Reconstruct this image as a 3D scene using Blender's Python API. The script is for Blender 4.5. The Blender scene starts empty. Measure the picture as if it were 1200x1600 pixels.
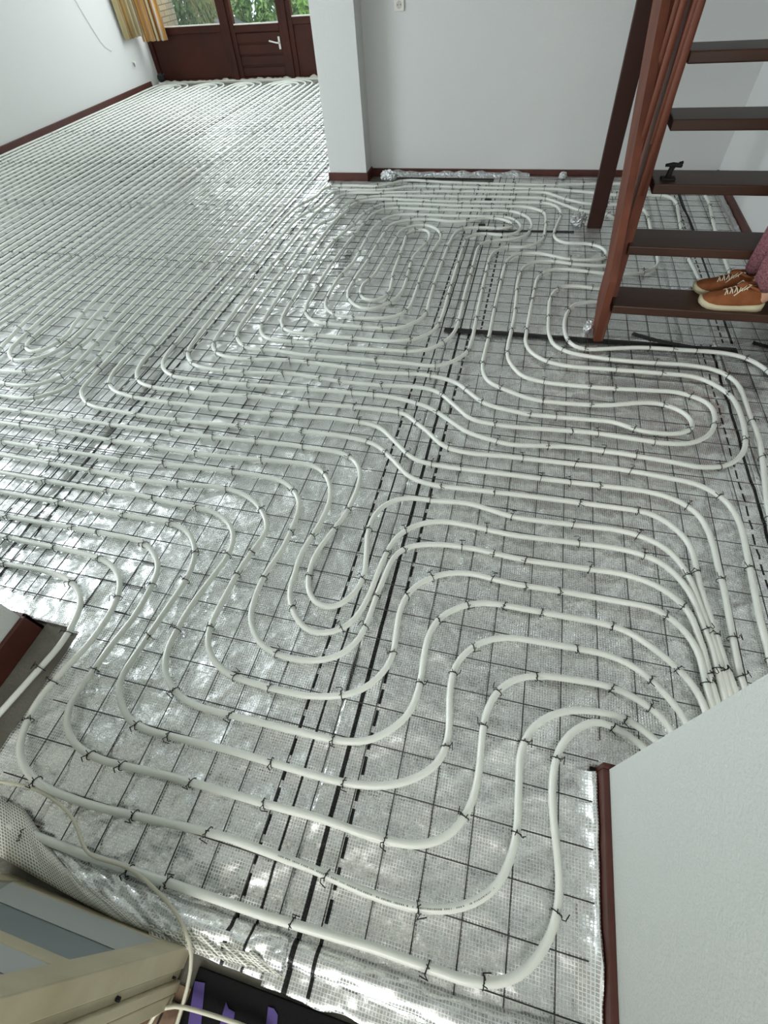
import bpy, bmesh, math, random
import numpy as np
from mathutils import Vector, Matrix, noise as mnoise

random.seed(7)
SC = bpy.context.scene
COL = SC.collection
PI = math.pi

# ------------------------------------------------------------------ camera
YAW, PITCH, ROLL, FPX, CH = -0.321491, 0.899989, -0.099889, 734.747, 1.42
def cam_axes():
    cy, sy = math.cos(YAW), math.sin(YAW)
    f = Vector((sy*math.cos(PITCH), cy*math.cos(PITCH), -math.sin(PITCH)))
    r = Vector((cy, -sy, 0)); u = r.cross(f)
    return r*math.cos(ROLL)+u*math.sin(ROLL), -r*math.sin(ROLL)+u*math.cos(ROLL), f
RA, UA, FA = cam_axes()
cam_d = bpy.data.cameras.new('camera'); cam = bpy.data.objects.new('camera', cam_d); COL.objects.link(cam)
cam_d.sensor_fit = 'VERTICAL'; cam_d.sensor_height = 24; cam_d.lens = FPX/1600*24; cam_d.clip_start = .02
cam.matrix_world = Matrix(((RA.x, UA.x, -FA.x, 0), (RA.y, UA.y, -FA.y, 0), (RA.z, UA.z, -FA.z, CH), (0, 0, 0, 1)))
SC.camera = cam
def ray(x, y): return RA*(x-600) - UA*(y-800) + FA*FPX
def W(x, y, z=0.0):
    "where the sight line through a point of the photo meets the height z"
    d = ray(x, y); t = (z-CH)/d.z
    return Vector((d.x*t, d.y*t, z))
def proj(p):
    v = Vector(p)-Vector((0, 0, CH)); w = v.dot(FA)
    if w < .01: return None
    return 600+FPX*v.dot(RA)/w, 800-FPX*v.dot(UA)/w

# ------------------------------------------------------------------ light
SC.view_settings.view_transform = 'Standard'; SC.view_settings.look = 'None'
SC.view_settings.gamma = 1; SC.view_settings.use_curve_mapping = False
SC.view_settings.exposure = 0.08
wd = bpy.data.worlds.new('sky'); SC.world = wd; wd.use_nodes = True
bg = wd.node_tree.nodes['Background']; bg.inputs[0].default_value = (.80, .90, 1, 1); bg.inputs[1].default_value = 1.6
def area(name, loc, aim, sx, sy, power, col=(1, 1, 1)):
    l = bpy.data.lights.new(name, 'AREA'); l.shape = 'RECTANGLE'; l.size = sx; l.size_y = sy; l.energy = power; l.color = col
    o = bpy.data.objects.new(name, l); COL.objects.link(o); o.location = loc
    o.rotation_euler = (Vector(aim)-Vector(loc)).to_track_quat('-Z', 'Y').to_euler(); return o
area('daylight_garden_windows', (-3.7, 8.95, 1.75), (-3.7, 4, .6), 3.8, 1.3, 160, (.90, .96, 1))
area('daylight_side_window', (-5.75, 1.15, 1.5), (-1, 1.3, 1.35), 2.3, 1.5, 175, (.88, .94, 1))
area('fill_behind_camera', (.2, -2.6, 1.75), (-.2, 2, .4), 2.4, 1.2, 78, (1, .99, .96))  # added fill lamp at an unseen opening behind the camera
sun = bpy.data.lights.new('garden_sun', 'SUN'); sun.energy = 4.5; sun.angle = .3
so = bpy.data.objects.new('garden_sun', sun); COL.objects.link(so); so.rotation_euler = (math.radians(42), math.radians(12), 0)

# ------------------------------------------------------------------ materials
def lin(c): return tuple((v/255/12.92) if v/255 <= .04045 else ((v/255+.055)/1.055)**2.4 for v in c)+(1,)
def mat(name, rgb, rough=.6, metal=0, bump=None, vary=None, spec=.5, **kw):
    m = bpy.data.materials.new(name); m.use_nodes = True; nt = m.node_tree
    b = nt.nodes['Principled BSDF']; b.inputs['Base Color'].default_value = lin(rgb)
    b.inputs['Roughness'].default_value = rough; b.inputs['Metallic'].default_value = metal
    b.inputs['Specular IOR Level'].default_value = spec
    for k, v in kw.items(): b.inputs[k.replace('_', ' ')].default_value = v
    if bump or vary: tc = nt.nodes.new('ShaderNodeTexCoord')
    if vary:                                     # (scale, amount, second rgb, stretch)
        n = nt.nodes.new('ShaderNodeTexNoise'); n.inputs['Scale'].default_value = vary[0]; n.inputs['Detail'].default_value = 5
        mp = nt.nodes.new('ShaderNodeMapping'); mp.inputs['Scale'].default_value = vary[3] if len(vary) > 3 else (1, 1, 1)
        nt.links.new(tc.outputs['Object'], mp.inputs[0]); nt.links.new(mp.outputs[0], n.inputs['Vector'])
        r = nt.nodes.new('ShaderNodeMapRange'); r.inputs[1].default_value = .35; r.inputs[2].default_value = .65; r.inputs[4].default_value = vary[1]
        mx = nt.nodes.new('ShaderNodeMix'); mx.data_type = 'RGBA'
        mx.inputs[6].default_value = lin(rgb); mx.inputs[7].default_value = lin(vary[2])
        nt.links.new(n.outputs[0], r.inputs[0]); nt.links.new(r.outputs[0], mx.inputs[0]); nt.links.new(mx.outputs[2], b.inputs['Base Color'])
    if bump:                                     # (scale, strength, distance)
        n = nt.nodes.new('ShaderNodeTexNoise'); n.inputs['Scale'].default_value = bump[0]; n.inputs['Detail'].default_value = 6
        nt.links.new(tc.outputs['Object'], n.inputs['Vector'])
        bp = nt.nodes.new('ShaderNodeBump'); bp.inputs['Strength'].default_value = bump[1]; bp.inputs['Distance'].default_value = bump[2]
        nt.links.new(n.outputs[0], bp.inputs['Height']); nt.links.new(bp.outputs[0], b.inputs['Normal'])
    return m
M = {}
M['wall'] = mat('white_plaster', (214, 215, 212), .85, bump=(140, .35, .004))
M['wall_rough'] = mat('grained_wall_paint', (206, 211, 205), .55, bump=(190, .5, .004))
M['ceiling'] = mat('ceiling_paint', (208, 208, 205), .9)
M['skirting'] = mat('brown_skirting_paint', (84, 40, 30), .45, vary=(9, .6, (60, 28, 22)))
M['brown'] = mat('dark_red_brown_paint', (70, 31, 20), .5, spec=.25, vary=(3, .7, (48, 20, 13)))
M['wood'] = mat('stair_wood', (112, 62, 43), .6, spec=.3, vary=(14, .8, (84, 44, 30), (1, 1, .12)))
M['wood_dark'] = mat('dark_stair_wood', (56, 28, 19), .6, spec=.3, vary=(14, .6, (44, 20, 15), (1, 1, .12)))
M['tread'] = mat('stair_tread_wood', (76, 48, 34), .42, spec=.4, vary=(12, .8, (58, 36, 25), (.15, 1, 1)))
M['pipe'] = mat('milky_plastic_pipe', (228, 231, 222), .32, **{'Subsurface_Weight': .25, 'Subsurface_Radius': (.01, .01, .009), 'Subsurface_Scale': .5})
M['wire'] = mat('grey_steel_wire', (66, 66, 62), .5, .4)
M['tie'] = mat('black_tie_wire', (28, 28, 26), .5, .4)
M['black'] = mat('black_tape', (24, 24, 23), .5, bump=(60, .3, .003))
M['concrete'] = mat('bare_concrete', (120, 118, 108), .9, vary=(6, 1, (96, 94, 84)), bump=(90, .6, .006))
M['mat'] = mat('black_rubber', (11, 12, 12), .75, spec=.2, bump=(200, .3, .002))
M['purple'] = mat('purple_masking_tape', (82, 66, 132), .6)
M['cream'] = mat('yellowed_cream_paint', (196, 188, 160), .45, vary=(7, .7, (168, 158, 128)), bump=(30, .2, .003))
M['greyglass'] = mat('blue_grey_door_panel', (128, 140, 142), .35, bump=(300, .3, .001))
M['tile'] = mat('worn_hall_floor', (150, 128, 104), .8, vary=(25, 1, (98, 74, 56)))
M['hose'] = mat('cream_hose', (206, 204, 184), .45)
M['plug'] = mat('white_plastic', (226, 224, 214), .35)
M['dark'] = mat('dark_slot', (20, 20, 20), .8)
M['metal_white'] = mat('white_enamel_metal', (228, 228, 222), .3)
M['leather'] = mat('tan_suede', (152, 94, 58), .85, spec=.2, vary=(30, .6, (126, 76, 46)), bump=(250, .4, .002))
M['sole'] = mat('cream_rubber_sole', (214, 204, 170), .6)
M['lace'] = mat('cream_lace', (236, 222, 196), .8)
M['sock'] = mat('pale_sock', (228, 216, 208), .9)
M['trouser'] = mat('burgundy_print_cloth', (112, 58, 66), .9, vary=(130, 1, (156, 112, 116)), bump=(60, .5, .01))
M['skin'] = mat('skin', (206, 160, 134), .55)
M['jumper'] = mat('grey_knit', (120, 120, 126), .95, bump=(150, .5, .004))
M['hair'] = mat('brown_hair', (70, 48, 34), .7, bump=(90, .6, .006))
M['leaf'] = mat('ivy_leaf', (104, 150, 84), .5, vary=(1.6, 1, (158, 198, 126)))
M['leaf2'] = mat('bright_leaf', (128, 188, 76), .5, vary=(2.5, 1, (184, 224, 124)))
M['stem'] = mat('dry_stem', (168, 160, 112), .8)
M['paving'] = mat('garden_paving', (190, 186, 178), .9)
M['wicker'] = mat('grey_wicker', (150, 154, 160), .7, bump=(120, .8, .01))
M['wad'] = mat('crumpled_foil', (214, 216, 216), .3, .85, bump=(28, 1, .03))

def pane_mat():
    m = bpy.data.materials.new('window_glass'); m.use_nodes = True; nt = m.node_tree; nt.nodes.clear()
    o = nt.nodes.new('ShaderNodeOutputMaterial'); t = nt.nodes.new('ShaderNodeBsdfTransparent'); g = nt.nodes.new('ShaderNodeBsdfGlossy')
    g.inputs['Roughness'].default_value = .02; mx = nt.nodes.new('ShaderNodeMixShader'); mx.inputs[0].default_value = .06
    nt.links.new(t.outputs[0], mx.inputs[1]); nt.links.new(g.outputs[0], mx.inputs[2]); nt.links.new(mx.outputs[0], o.inputs[0]); return m
M['pane'] = pane_mat()

class NT:
    "small helper that writes maths nodes"
    def __init__(s, m): s.nt = m.node_tree
    def n(s, t, **k):
        nd = s.nt.nodes.new(t)
        for a, b in k.items(): setattr(nd, a, b)
        return nd
    def link(s, a, b): s.nt.links.new(a, b)
    def m(s, op, a, b=None, c=None):
        nd = s.nt.nodes.new('ShaderNodeMath'); nd.operation = op
        for i, v in enumerate((a, b, c)):
            if v is None: continue
            if isinstance(v, (int, float)): nd.inputs[i].default_value = v
            else: s.link(v, nd.inputs[i])
        return nd.outputs[0]
def foil_mat(name, lines, tint=(228, 230, 228), rough=.24, crease=1.0):
    "silver scrim foil; lines = (x, half width, dashed) printed black marks running along the roll"
    m = bpy.data.materials.new(name); m.use_nodes = True; h = NT(m); nt = m.node_tree; b = nt.nodes['Principled BSDF']
    tc = h.n('ShaderNodeTexCoord'); sp = h.n('ShaderNodeSeparateXYZ'); h.link(tc.outputs['Object'], sp.inputs[0])
    X, Y = sp.outputs[0], sp.outputs[1]
    mask = 0.0
    for (x, hw, dash) in lines:
        v = h.m('LESS_THAN', h.m('ABSOLUTE', h.m('SUBTRACT', X, x)), hw)
        if dash: v = h.m('MULTIPLY', v, h.m('LESS_THAN', h.m('FRACT', h.m('MULTIPLY', Y, 1/.062)), .72))
        mask = v if isinstance(mask, float) else h.m('MAXIMUM', mask, v)
    # scrim threads
    def thread(c):
        f = h.m('FRACT', h.m('MULTIPLY', c, 1/.0072)); return h.m('GREATER_THAN', h.m('ABSOLUTE', h.m('SUBTRACT', f, .5)), .36)
    tx, ty = thread(X), thread(Y); th = h.m('MAXIMUM', tx, ty)
    ns = h.n('ShaderNodeTexNoise'); ns.inputs['Scale'].default_value = 6; ns.inputs['Detail'].default_value = 3; h.link(tc.outputs['Object'], ns.inputs['Vector'])
    # creases
    mp = h.n('ShaderNodeMapping'); mp.inputs['Rotation'].default_value = (0, 0, -.62); mp.inputs['Scale'].default_value = (.45, 2.6, 1)
    h.link(tc.outputs['Object'], mp.inputs[0])
    cr = h.n('ShaderNodeTexNoise'); cr.noise_type = 'RIDGED_MULTIFRACTAL'; cr.inputs['Scale'].default_value = 5.5; cr.inputs['Detail'].default_value = 3
    h.link(mp.outputs[0], cr.inputs['Vector'])
    fine = h.n('ShaderNodeTexNoise'); fine.inputs['Scale'].default_value = 42; fine.inputs['Detail'].default_value = 3; h.link(tc.outputs['Object'], fine.inputs['Vector'])
    hgt = h.m('ADD', h.m('MULTIPLY', cr.outputs[0], .0085*crease), h.m('MULTIPLY', fine.outputs[0], .0028*crease))
    hgt = h.m('ADD', hgt, h.m('MULTIPLY', ns.outputs[0], .046*crease))
    hgt = h.m('ADD', hgt, h.m('MULTIPLY', th, .0002))
    bp = h.n('ShaderNodeBump'); bp.inputs['Strength'].default_value = .8; bp.inputs['Distance'].default_value = 1.0
    h.link(hgt, bp.inputs['Height']); h.link(bp.outputs[0], b.inputs['Normal'])
    mx = h.n('ShaderNodeMix', data_type='RGBA'); mx.inputs[6].default_value = lin(tint); mx.inputs[7].default_value = lin(tuple(min(255, c+16) for c in tint))
    h.link(th, mx.inputs[0])
    m2 = h.n('ShaderNodeMix', data_type='RGBA'); m2.inputs[7].default_value = lin((18, 18, 18)); h.link(mx.outputs[2], m2.inputs[6])
    if isinstance(mask, float): m2.inputs[0].default_value = 0; h.link(mx.outputs[2], b.inputs['Base Color']); b.inputs['Metallic'].default_value = .84
    else:
        h.link(mask, m2.inputs[0]); h.link(m2.outputs[2], b.inputs['Base Color'])
        h.link(h.m('MULTIPLY', h.m('SUBTRACT', 1, mask), .84), b.inputs['Metallic'])
    h.link(h.m('ADD', h.m('MULTIPLY', th, .3), rough), b.inputs['Roughness'])
    return m
def scrim_mat():
    "underside of the foil: white threads over grey"
    m = bpy.data.materials.new('scrim_underside'); m.use_nodes = True; h = NT(m); b = m.node_tree.nodes['Principled BSDF']
    tc = h.n('ShaderNodeTexCoord'); sp = h.n('ShaderNodeSeparateXYZ'); h.link(tc.outputs['UV'], sp.inputs[0])
    def thread(c):
        f = h.m('FRACT', h.m('MULTIPLY', c, 1/.0105)); return h.m('GREATER_THAN', h.m('ABSOLUTE', h.m('SUBTRACT', f, .5)), .33)
    th = h.m('MAXIMUM', thread(sp.outputs[0]), thread(sp.outputs[1]))
    mx = h.n('ShaderNodeMix', data_type='RGBA'); mx.inputs[6].default_value = lin((150, 150, 140)); mx.inputs[7].default_value = lin((242, 242, 232)); h.link(th, mx.inputs[0])
    h.link(mx.outputs[2], b.inputs['Base Color']); b.inputs['Roughness'].default_value = .5
    return m
M['scrim'] = scrim_mat()

# ------------------------------------------------------------------ mesh helpers
def link(name, me, m, parent=None):
    o = bpy.data.objects.new(name, me); COL.objects.link(o)
    if m is not None and not me.materials: me.materials.append(m)
    if parent is not None: o.parent = parent
    return o
def tag(o, label=None, cat=None, group=None, kind=None):
    if label: o['label'] = label
    if cat: o['category'] = cat
    if group: o['group'] = group
    if kind: o['kind'] = kind
    return o
def empty(name, loc=(0, 0, 0), rz=0):
    o = bpy.data.objects.new(name, None); COL.objects.link(o); o.location = loc; o.rotation_euler = (0, 0, rz); o.empty_display_size = .1; return o
class MB:
    def __init__(s): s.v = []; s.f = []
    def add(s, vs, fs):
        k = len(s.v); s.v += [tuple(p) for p in vs]; s.f += [tuple(i+k for i in f) for f in fs]; return s
    def box(s, a, b):
        x0, x1 = sorted((a[0], b[0])); y0, y1 = sorted((a[1], b[1])); z0, z1 = sorted((a[2], b[2]))
        return s.add([(x0, y0, z0), (x1, y0, z0), (x1, y1, z0), (x0, y1, z0), (x0, y0, z1), (x1, y0, z1), (x1, y1, z1), (x0, y1, z1)],
                     [(0, 3, 2, 1), (4, 5, 6, 7), (0, 1, 5, 4), (1, 2, 6, 5), (2, 3, 7, 6), (3, 0, 4, 7)])
    def hexa(s, q8): return s.add(q8, [(0, 3, 2, 1), (4, 5, 6, 7), (0, 1, 5, 4), (1, 2, 6, 5), (2, 3, 7, 6), (3, 0, 4, 7)])
    def beam(s, p, q, w, d, up=(0, 0, 1)):
        "rectangular bar from p to q; w across, d along up"
        p, q = Vector(p), Vector(q); t = (q-p).normalized(); a = t.cross(Vector(up)).normalized(); b = a.cross(t)
        c = [(-1, -1), (1, -1), (1, 1), (-1, 1)]
        return s.hexa([p+a*w/2*i+b*d/2*j for i, j in c]+[q+a*w/2*i+b*d/2*j for i, j in c])
    def tube(s, pts, r, n=8, cap=True):
        pts = [Vector(p) for p in pts]; rs = r if isinstance(r, (list, tuple)) else [r]*len(pts)
        k = len(s.v); prev = None
        for i, p in enumerate(pts):
            t = (pts[min(i+1, len(pts)-1)]-pts[max(i-1, 0)])
            t = t.normalized() if t.length > 1e-9 else Vector((0, 0, 1))
            a = t.cross(Vector((0, 0, 1))) if prev is None else prev-t*prev.dot(t)
            if a.length < 1e-4: a = t.cross(Vector((0, 1, 0)))
            a.normalize(); prev = a; b = t.cross(a)
            for j in range(n):
                an = 2*PI*j/n; s.v.append(tuple(p+(a*math.cos(an)+b*math.sin(an))*rs[i]))
        for i in range(len(pts)-1):
            for j in range(n):
                s.f.append((k+i*n+j, k+i*n+(j+1) % n, k+(i+1)*n+(j+1) % n, k+(i+1)*n+j))
        if cap:
            s.f.append(tuple(k+j for j in range(n))[::-1]); s.f.append(tuple(k+(len(pts)-1)*n+j for j in range(n)))
        return s
    def ball(s, c, rx, ry, rz, nu=14, nv=9, f=None):
        k = len(s.v)
        for i in range(nv+1):
            ph = -PI/2+PI*i/nv
            for j in range(nu):
                th = 2*PI*j/nu; d = Vector((math.cos(ph)*math.cos(th), math.cos(ph)*math.sin(th), math.sin(ph)))
                q = 1 if f is None else f(d); s.v.append((c[0]+rx*d.x*q, c[1]+ry*d.y*q, c[2]+rz*d.z*q))
        for i in range(nv):
            for j in range(nu): s.f.append((k+i*nu+j, k+i*nu+(j+1) % nu, k+(i+1)*nu+(j+1) % nu, k+(i+1)*nu+j))
        return s
    def mesh(s, name, smooth=False):
        me = bpy.data.meshes.new(name); me.from_pydata(s.v, [], s.f); me.update()
        bm = bmesh.new(); bm.from_mesh(me); bmesh.ops.recalc_face_normals(bm, faces=bm.faces); bm.to_mesh(me); bm.free()
        if smooth:
            for p in me.polygons: p.use_smooth = True
        return me
    def build(s, name, m, parent=None, smooth=False, bevel=0):
        o = link(name, s.mesh(name, smooth), m, parent)
        if bevel:
            bv = o.modifiers.new('bevel', 'BEVEL'); bv.width = bevel; bv.segments = 2; bv.limit_method = 'ANGLE'
        return o
def struct(name, mb, m, parent=None, bevel=0):
    o = mb.build(name, m, parent, bevel=bevel)
    if parent is None: o['kind'] = 'structure'
    return o

# ================================================================== ROOM
XL, XR, YB, YF, HC = -5.87, 1.385, 4.78, 8.72, 2.5     # left wall, right wall, back wall, garden wall, ceiling
struct('floor', MB().box((XL-.1, -3.2, -.12), (XR+.9, YF+.1, -.012)), M['concrete'])
struct('ceiling', MB().box((XL-.1, -3.2, HC), (XR+.9, YF+.1, HC+.1)), M['ceiling'])
# left wall with a window opening beside the hall side (outside the frame)
wl = MB().box((XL-.1, 2.3, -.012), (XL, YF+.1, HC)).box((XL-.1, -.1, -.012), (XL, 2.3, .7)).box((XL-.1, -.1, 2.2), (XL, 2.3, HC)).box((XL-.1, -.3, -.012), (XL, -.1, HC))
struct('wall_left', wl, M['wall'])
struct('wall_back', MB().box((-1.62, YB, -.012), (XR+.1, YB+.1, HC)), M['wall'])
struct('wall_partition', MB().box((-1.70, YB+.02, -.012), (-1.62, YF, HC)), M['wall'])
struct('wall_column', MB().box((-1.717, 4.605, -.012), (-1.385, YB+.02, HC)), M['wall'])
# right wall carries the stairs
struct('wall_right', MB().box((XR, .9, -.012), (XR+.1, YB, HC)), M['wall'])
struct('wall_near_right', MB().box((.412, -1.6, -.012), (.51, .332, HC)), M['wall_rough'])
struct('wall_near_left', MB().box((-2.6, -.35, -.012), (-1.395, .355, HC)).box((-2.7, .255, -.012), (XL, .355, HC)), M['wall_rough'])
struct('wall_hall_right', MB().box((XR+.1, .8, -.012), (.51+1.2, .9, HC)).box((1.71, -3.2, -.012), (1.81, .9, HC)), M['wall'])
struct('wall_hall_back', MB().box((-2.6, -3.2, -.012), (-1.1, -3.1, HC)).box((-1.1, -3.2, -.012), (1.81, -3.1, .9)).box((1.3, -3.2, .9), (1.81, -3.1, HC)).box((-1.1, -3.2, 2.25), (1.3, -3.1, HC)), M['wall'])
struct('wall_hall_left', MB().box((-2.7, -3.2, -.012), (-2.6, .255, HC)), M['wall'])
# skirtings
def skirt(name, a, b, h=.075, t=.014): return struct(name, MB().box((a[0], a[1], -.01), (b[0], b[1], h)), M['skirting'], bevel=.003)
skirt('baseboard_left', (XL, .36), (XL+.02, 8.45), .085)
skirt('baseboard_back', (-1.385, YB-.014), (XR, YB), .05)
skirt('baseboard_column', (-1.73, 4.592), (-1.372, 4.605), .065)
skirt('baseboard_column_side', (-1.385, 4.605), (-1.372, YB-.014), .065)
skirt('baseboard_right', (XR-.016, .9), (XR, YB-.014), .06)
skirt('baseboard_near_right', (.397, -1.6), (.412, .332), .07)
skirt('baseboard_near_right_end', (.397, .332), (.51, .346), .07)
skirt('baseboard_near_left', (-1.395, -.35), (-1.380, .369), .085)
skirt('baseboard_near_left_end', (-2.6, .355), (-1.380, .369), .085)

# ---- garden facade: window_1, door_1, window_2 (all dark red-brown joinery)
def facade(name, x0, x1, zs, grooves=False, door=False):
    y0, y1 = YF-.02, YF+.05
    root = empty(name, ((x0+x1)/2, YF, 0)); root['kind'] = 'structure'
    L = lambda b: b
    def P(nm, mb, m, bevel=0, par=root):
        o = mb.build(nm, m, par, bevel=bevel); o.location = Vector((0, 0, 0))-Vector(par.location) if par is root else (0, 0, 0); return o
    fr = MB(); fw = .07
    fr.box((x0, y0, 0), (x0+fw, y1, 2.25)).box((x1-fw, y0, 0), (x1, y1, 2.25)).box((x0+fw, y0, 2.17), (x1-fw, y1, 2.25)).box((x0+fw, y0, zs-.075), (x1-fw, y1, zs)).box((x0+fw, y0, 0), (x1-fw, y1, .05))
    P('window_frame' if not door else 'door_leaf_frame', fr, M['brown'], .006)
    pn = MB()
    if grooves:
        z = .05; n = 4; dz = (zs-.075-.05)/n
        for i in range(n): pn.box((x0+fw, y0+.015, z+i*dz+.010), (x1-fw, y1-.01, z+(i+1)*dz-.010))
        pn.box((x0+fw, y0+.03, .05), (x1-fw, y1-.015, zs-.075))
    else: pn.box((x0+fw, y0+.025, .05), (x1-fw, y1-.01, zs-.075))
    P('lower_panel', pn, M['brown'], .004)
    P('glass_pane', MB().box((x0+fw, YF+.012, zs), (x1-fw, YF+.018, 2.17)), M['pane'])
    P('glazing_bead', MB().box((x0+fw, y0+.004, zs), (x1-fw, y0+.03, zs+.012)), M['plug'])
    return root
facade('window_1', XL, -4.545, .615)
d1 = facade('door_1', -4.475, -3.655, .60, True, True)
facade('window_2', -3.585, -1.72, .65)
for i, (a, b) in enumerate(((-4.545, -4.475), (-3.655, -3.585))):
    struct('trim_%d' % (i+1), MB().box((a, YF-.045, -.01), (b, YF+.06, 2.25)), M['brown'], bevel=.006)
hz = .40
hd = MB().box((-3.765, YF-.033, hz-.06), (-3.735, YF-.02, hz+.07)).build('door_handle', M['metal_white'], d1, bevel=.004)
hd.location = -Vector(d1.location)
hl = MB().tube([(-3.75, YF-.03, hz+.01), (-3.75, YF-.075, hz+.01), (-3.77, YF-.08, hz+.012), (-3.88, YF-.08, hz+.035)], .009, 8).build('handle_lever', M['metal_white'], hd, True)
struct('wall_garden', MB().box((XL-.1, YF-.02, 2.25), (-1.62, YF+.08, HC)), M['wall'])

# ================================================================== FOIL
def foil_sheet(label, x0, x1, y0, y1, lines, z=0.0, res=.03, hole=None, amp=.004, fold=0, seed=0, crease=1.0, edge=None, cat='insulation foil'):
    nx = max(2, int((x1-x0)/res)); ny = max(2, int((y1-y0)/res)); v = []; f = []; ok = {}
    for j in range(ny+1):
        for i in range(nx+1):
            x = x0+(x1-x0)*i/nx; y = y0+(y1-y0)*j/ny
            if edge and j == 0: y += edge(x)
            p = Vector((x*3.1+seed, y*3.1, 0)); q = Vector((x*11+seed, y*11, 3))
            w = .6*mnoise.noise(p)+.4*mnoise.noise(q)
            if fold:
                ca, sa = .814, .581; a = x*ca+y*sa; b = -x*sa+y*ca
                n1 = mnoise.noise(Vector((a*1.3+seed, b*6.5, 5))); n2 = mnoise.noise(Vector((a*2.2+seed, b*13, 9))); n3 = mnoise.noise(Vector((a*3, b*7, 1)))
                w += fold*(max(0, 1-abs(n1)*6)**1.5*.9+max(0, 1-abs(n2)*5)**1.5*.35*max(0, n3*2)+.9*n3)
            v.append((x, y, z+amp*w))
    for j in range(ny):
        for i in range(nx):
            k = j*(nx+1)+i
            xc = x0+(x1-x0)*(i+.5)/nx; yc = y0+(y1-y0)*(j+.5)/ny
            if hole and hole(xc, yc): continue
            f.append((k, k+1, k+nx+2, k+nx+1))
    me = bpy.data.meshes.new('foil_sheet'); me.from_pydata(v, [], f); me.update()
    for p in me.polygons: p.use_smooth = True
    o = link('foil_sheet', me, foil_mat('silver_foil', lines, crease=crease))
    sm = o.modifiers.new('thickness', 'SOLIDIFY'); sm.thickness = .004; sm.offset = -1
    return tag(o, label, cat)
def jag(s, a=.012): return lambda x: a*mnoise.noise(Vector((x*14, s, 0)))
near = lambda x, y: (x < -1.235 and y < .36+.04*mnoise.noise(Vector((x*9, 0, 0)))) or (x < -1.2-.10*max(0, .40-y)/.4 and y < .40 and y > -1 and x < -1.16-.25*(y-.0) and y < .38)
S0, S1, S2, S3, S4 = -5.85, -4.52, -3.12, -1.765, -.303
foil_sheet('silver foil sheet at the left wall with bare brown skirting beside it', S0, S1+.03, .42, 8.60, [(S1-.03, .004, 0), (S1-.09, .004, 1)], .002, .06, seed=3, crease=.8)
foil_sheet('silver foil sheet second from the left wall reaching the panelled garden door', S1, S2+.03, .42, 8.62, [(S2-.03, .006, 0), (S2-.09, .004, 1), (S1+.05, .005, 0), (S1+.1, .003, 1)], .004, .05, seed=9, crease=.8)
foil_sheet('silver foil sheet passing the left side of the white column', S2, S3+.02, .41, 8.62, [(S3-.055, .0045, 0), (S3-.105, .0045, 1), (S2+.07, .005, 0), (S2+.12, .003, 1)], .006, .04, seed=17)
foil_sheet('silver foil sheet under the foreground pipe bends, its near edge folded up', S3, S4, -.245, 4.58, [(-.353, .0032, 0), (-.403, .0045, 1), (S3+.04, .006, 0), (S3+.092, .0045, 1)], .004, .012, fold=1.7,
           hole=lambda x, y: near(x, y) or (x < -.5 and y < -.10-(x+1.15)*.20), seed=23, crease=1.35, edge=jag(1))
foil_sheet('silver foil sheet between the foreground black lines and the low white wall', S4, 1.02, -.255, 2.40, [(-.25, .0062, 0), (-.197, .0045, 1), (.985, .006, 0), (.94, .0035, 1)], .002, .012, fold=1.7,
           hole=lambda x, y: x > .386+.006*mnoise.noise(Vector((0, y*9, 0))) and y < .35, seed=31, crease=1.2, edge=jag(2))
foil_sheet('silver foil sheet before the white wall, ending at the black tape', S4, .86, 2.385, 4.755, [(-.25, .004, 0), (-.14, .005, 1)], .009, .04, seed=47, crease=.8)
foil_sheet('silver foil sheet along the right wall under the open staircase', .86, 1.362, 2.385, 4.75, [(1.085, .006, 0), (1.045, .004, 1)], .007, .04, seed=53)
foil_sheet('narrow silver foil strip at the right wall in front of the tape', 1.0, 1.362, .92, 2.42, [], .009, .03, seed=59)
# foil edges turned up at walls
def ragged(name, label, pts, h, out, seed, m=None, thick=.02):
    v = []; f = []; n = 0
    for i in range(len(pts)-1):
        a, b = Vector(pts[i]), Vector(pts[i+1]); k = max(2, int((b-a).length/.03))
        for j in range(k): v.append(a.lerp(b, j/k))
    v.append(Vector(pts[-1])); mb = MB(); N = len(v); vs = []
    for i, p in enumerate(v):
        hh = h*(.55+.75*abs(mnoise.noise(Vector((i*.21+seed, 0, 0))))+.3*abs(mnoise.noise(Vector((i*.9+seed, 3, 0)))))
        o = Vector(out)*1.0
        wob = .008*mnoise.noise(Vector((i*.5, seed, 0)))
        vs += [p+o*(thick+.03), p+o*(thick*.4+.004+wob)+Vector((0, 0, hh*.5)), p+o*(.005+wob*.5)+Vector((0, 0, hh)), p+o*.001+Vector((0, 0, hh*.9))]
    fs = []
    for i in range(N-1):
        for j in range(3): a = i*4+j; fs.append((a, a+1, a+5, a+4))
    mb.add(vs, fs); return tag(mb.build(name, m or M['wad'], None, True), label, 'foil edge')
ragged('foil_edge_strip', 'pale crumpled foil edge turned up below the brown garden doors', [(-5.80, 8.69, 0), (-1.75, 8.69, 0)], .06, (0, -1, 0), 4, mat('pale_foil_edge', (228, 226, 216), .5, .2, bump=(25, .8, .02)), .03)
ragged('foil_edge_strip', 'crumpled foil edge turned up along the white back wall skirting', [(-1.22, 4.762, 0), (-.02, 4.762, 0)], .05, (0, -1, 0), 11)
ragged('foil_edge_strip', 'foil edge turned up before the skirting of the white column', [(-1.72, 4.588, 0), (-1.37, 4.588, 0)], .012, (0, -1, 0), 15)
ragged('foil_edge_strip', 'foil edge turned up against the low white wall in the foreground', [(.395, .33, 0), (.395, -.23, 0)], .05, (-1, 0, 0), 19, foil_mat('silver_foil_edge', [], crease=.6))
ragged('foil_edge_strip', 'foil edge turned up at the right wall behind the staircase', [(1.366, 1.0, 0), (1.366, 4.7, 0)], .03, (-1, 0, 0), 25)
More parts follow.
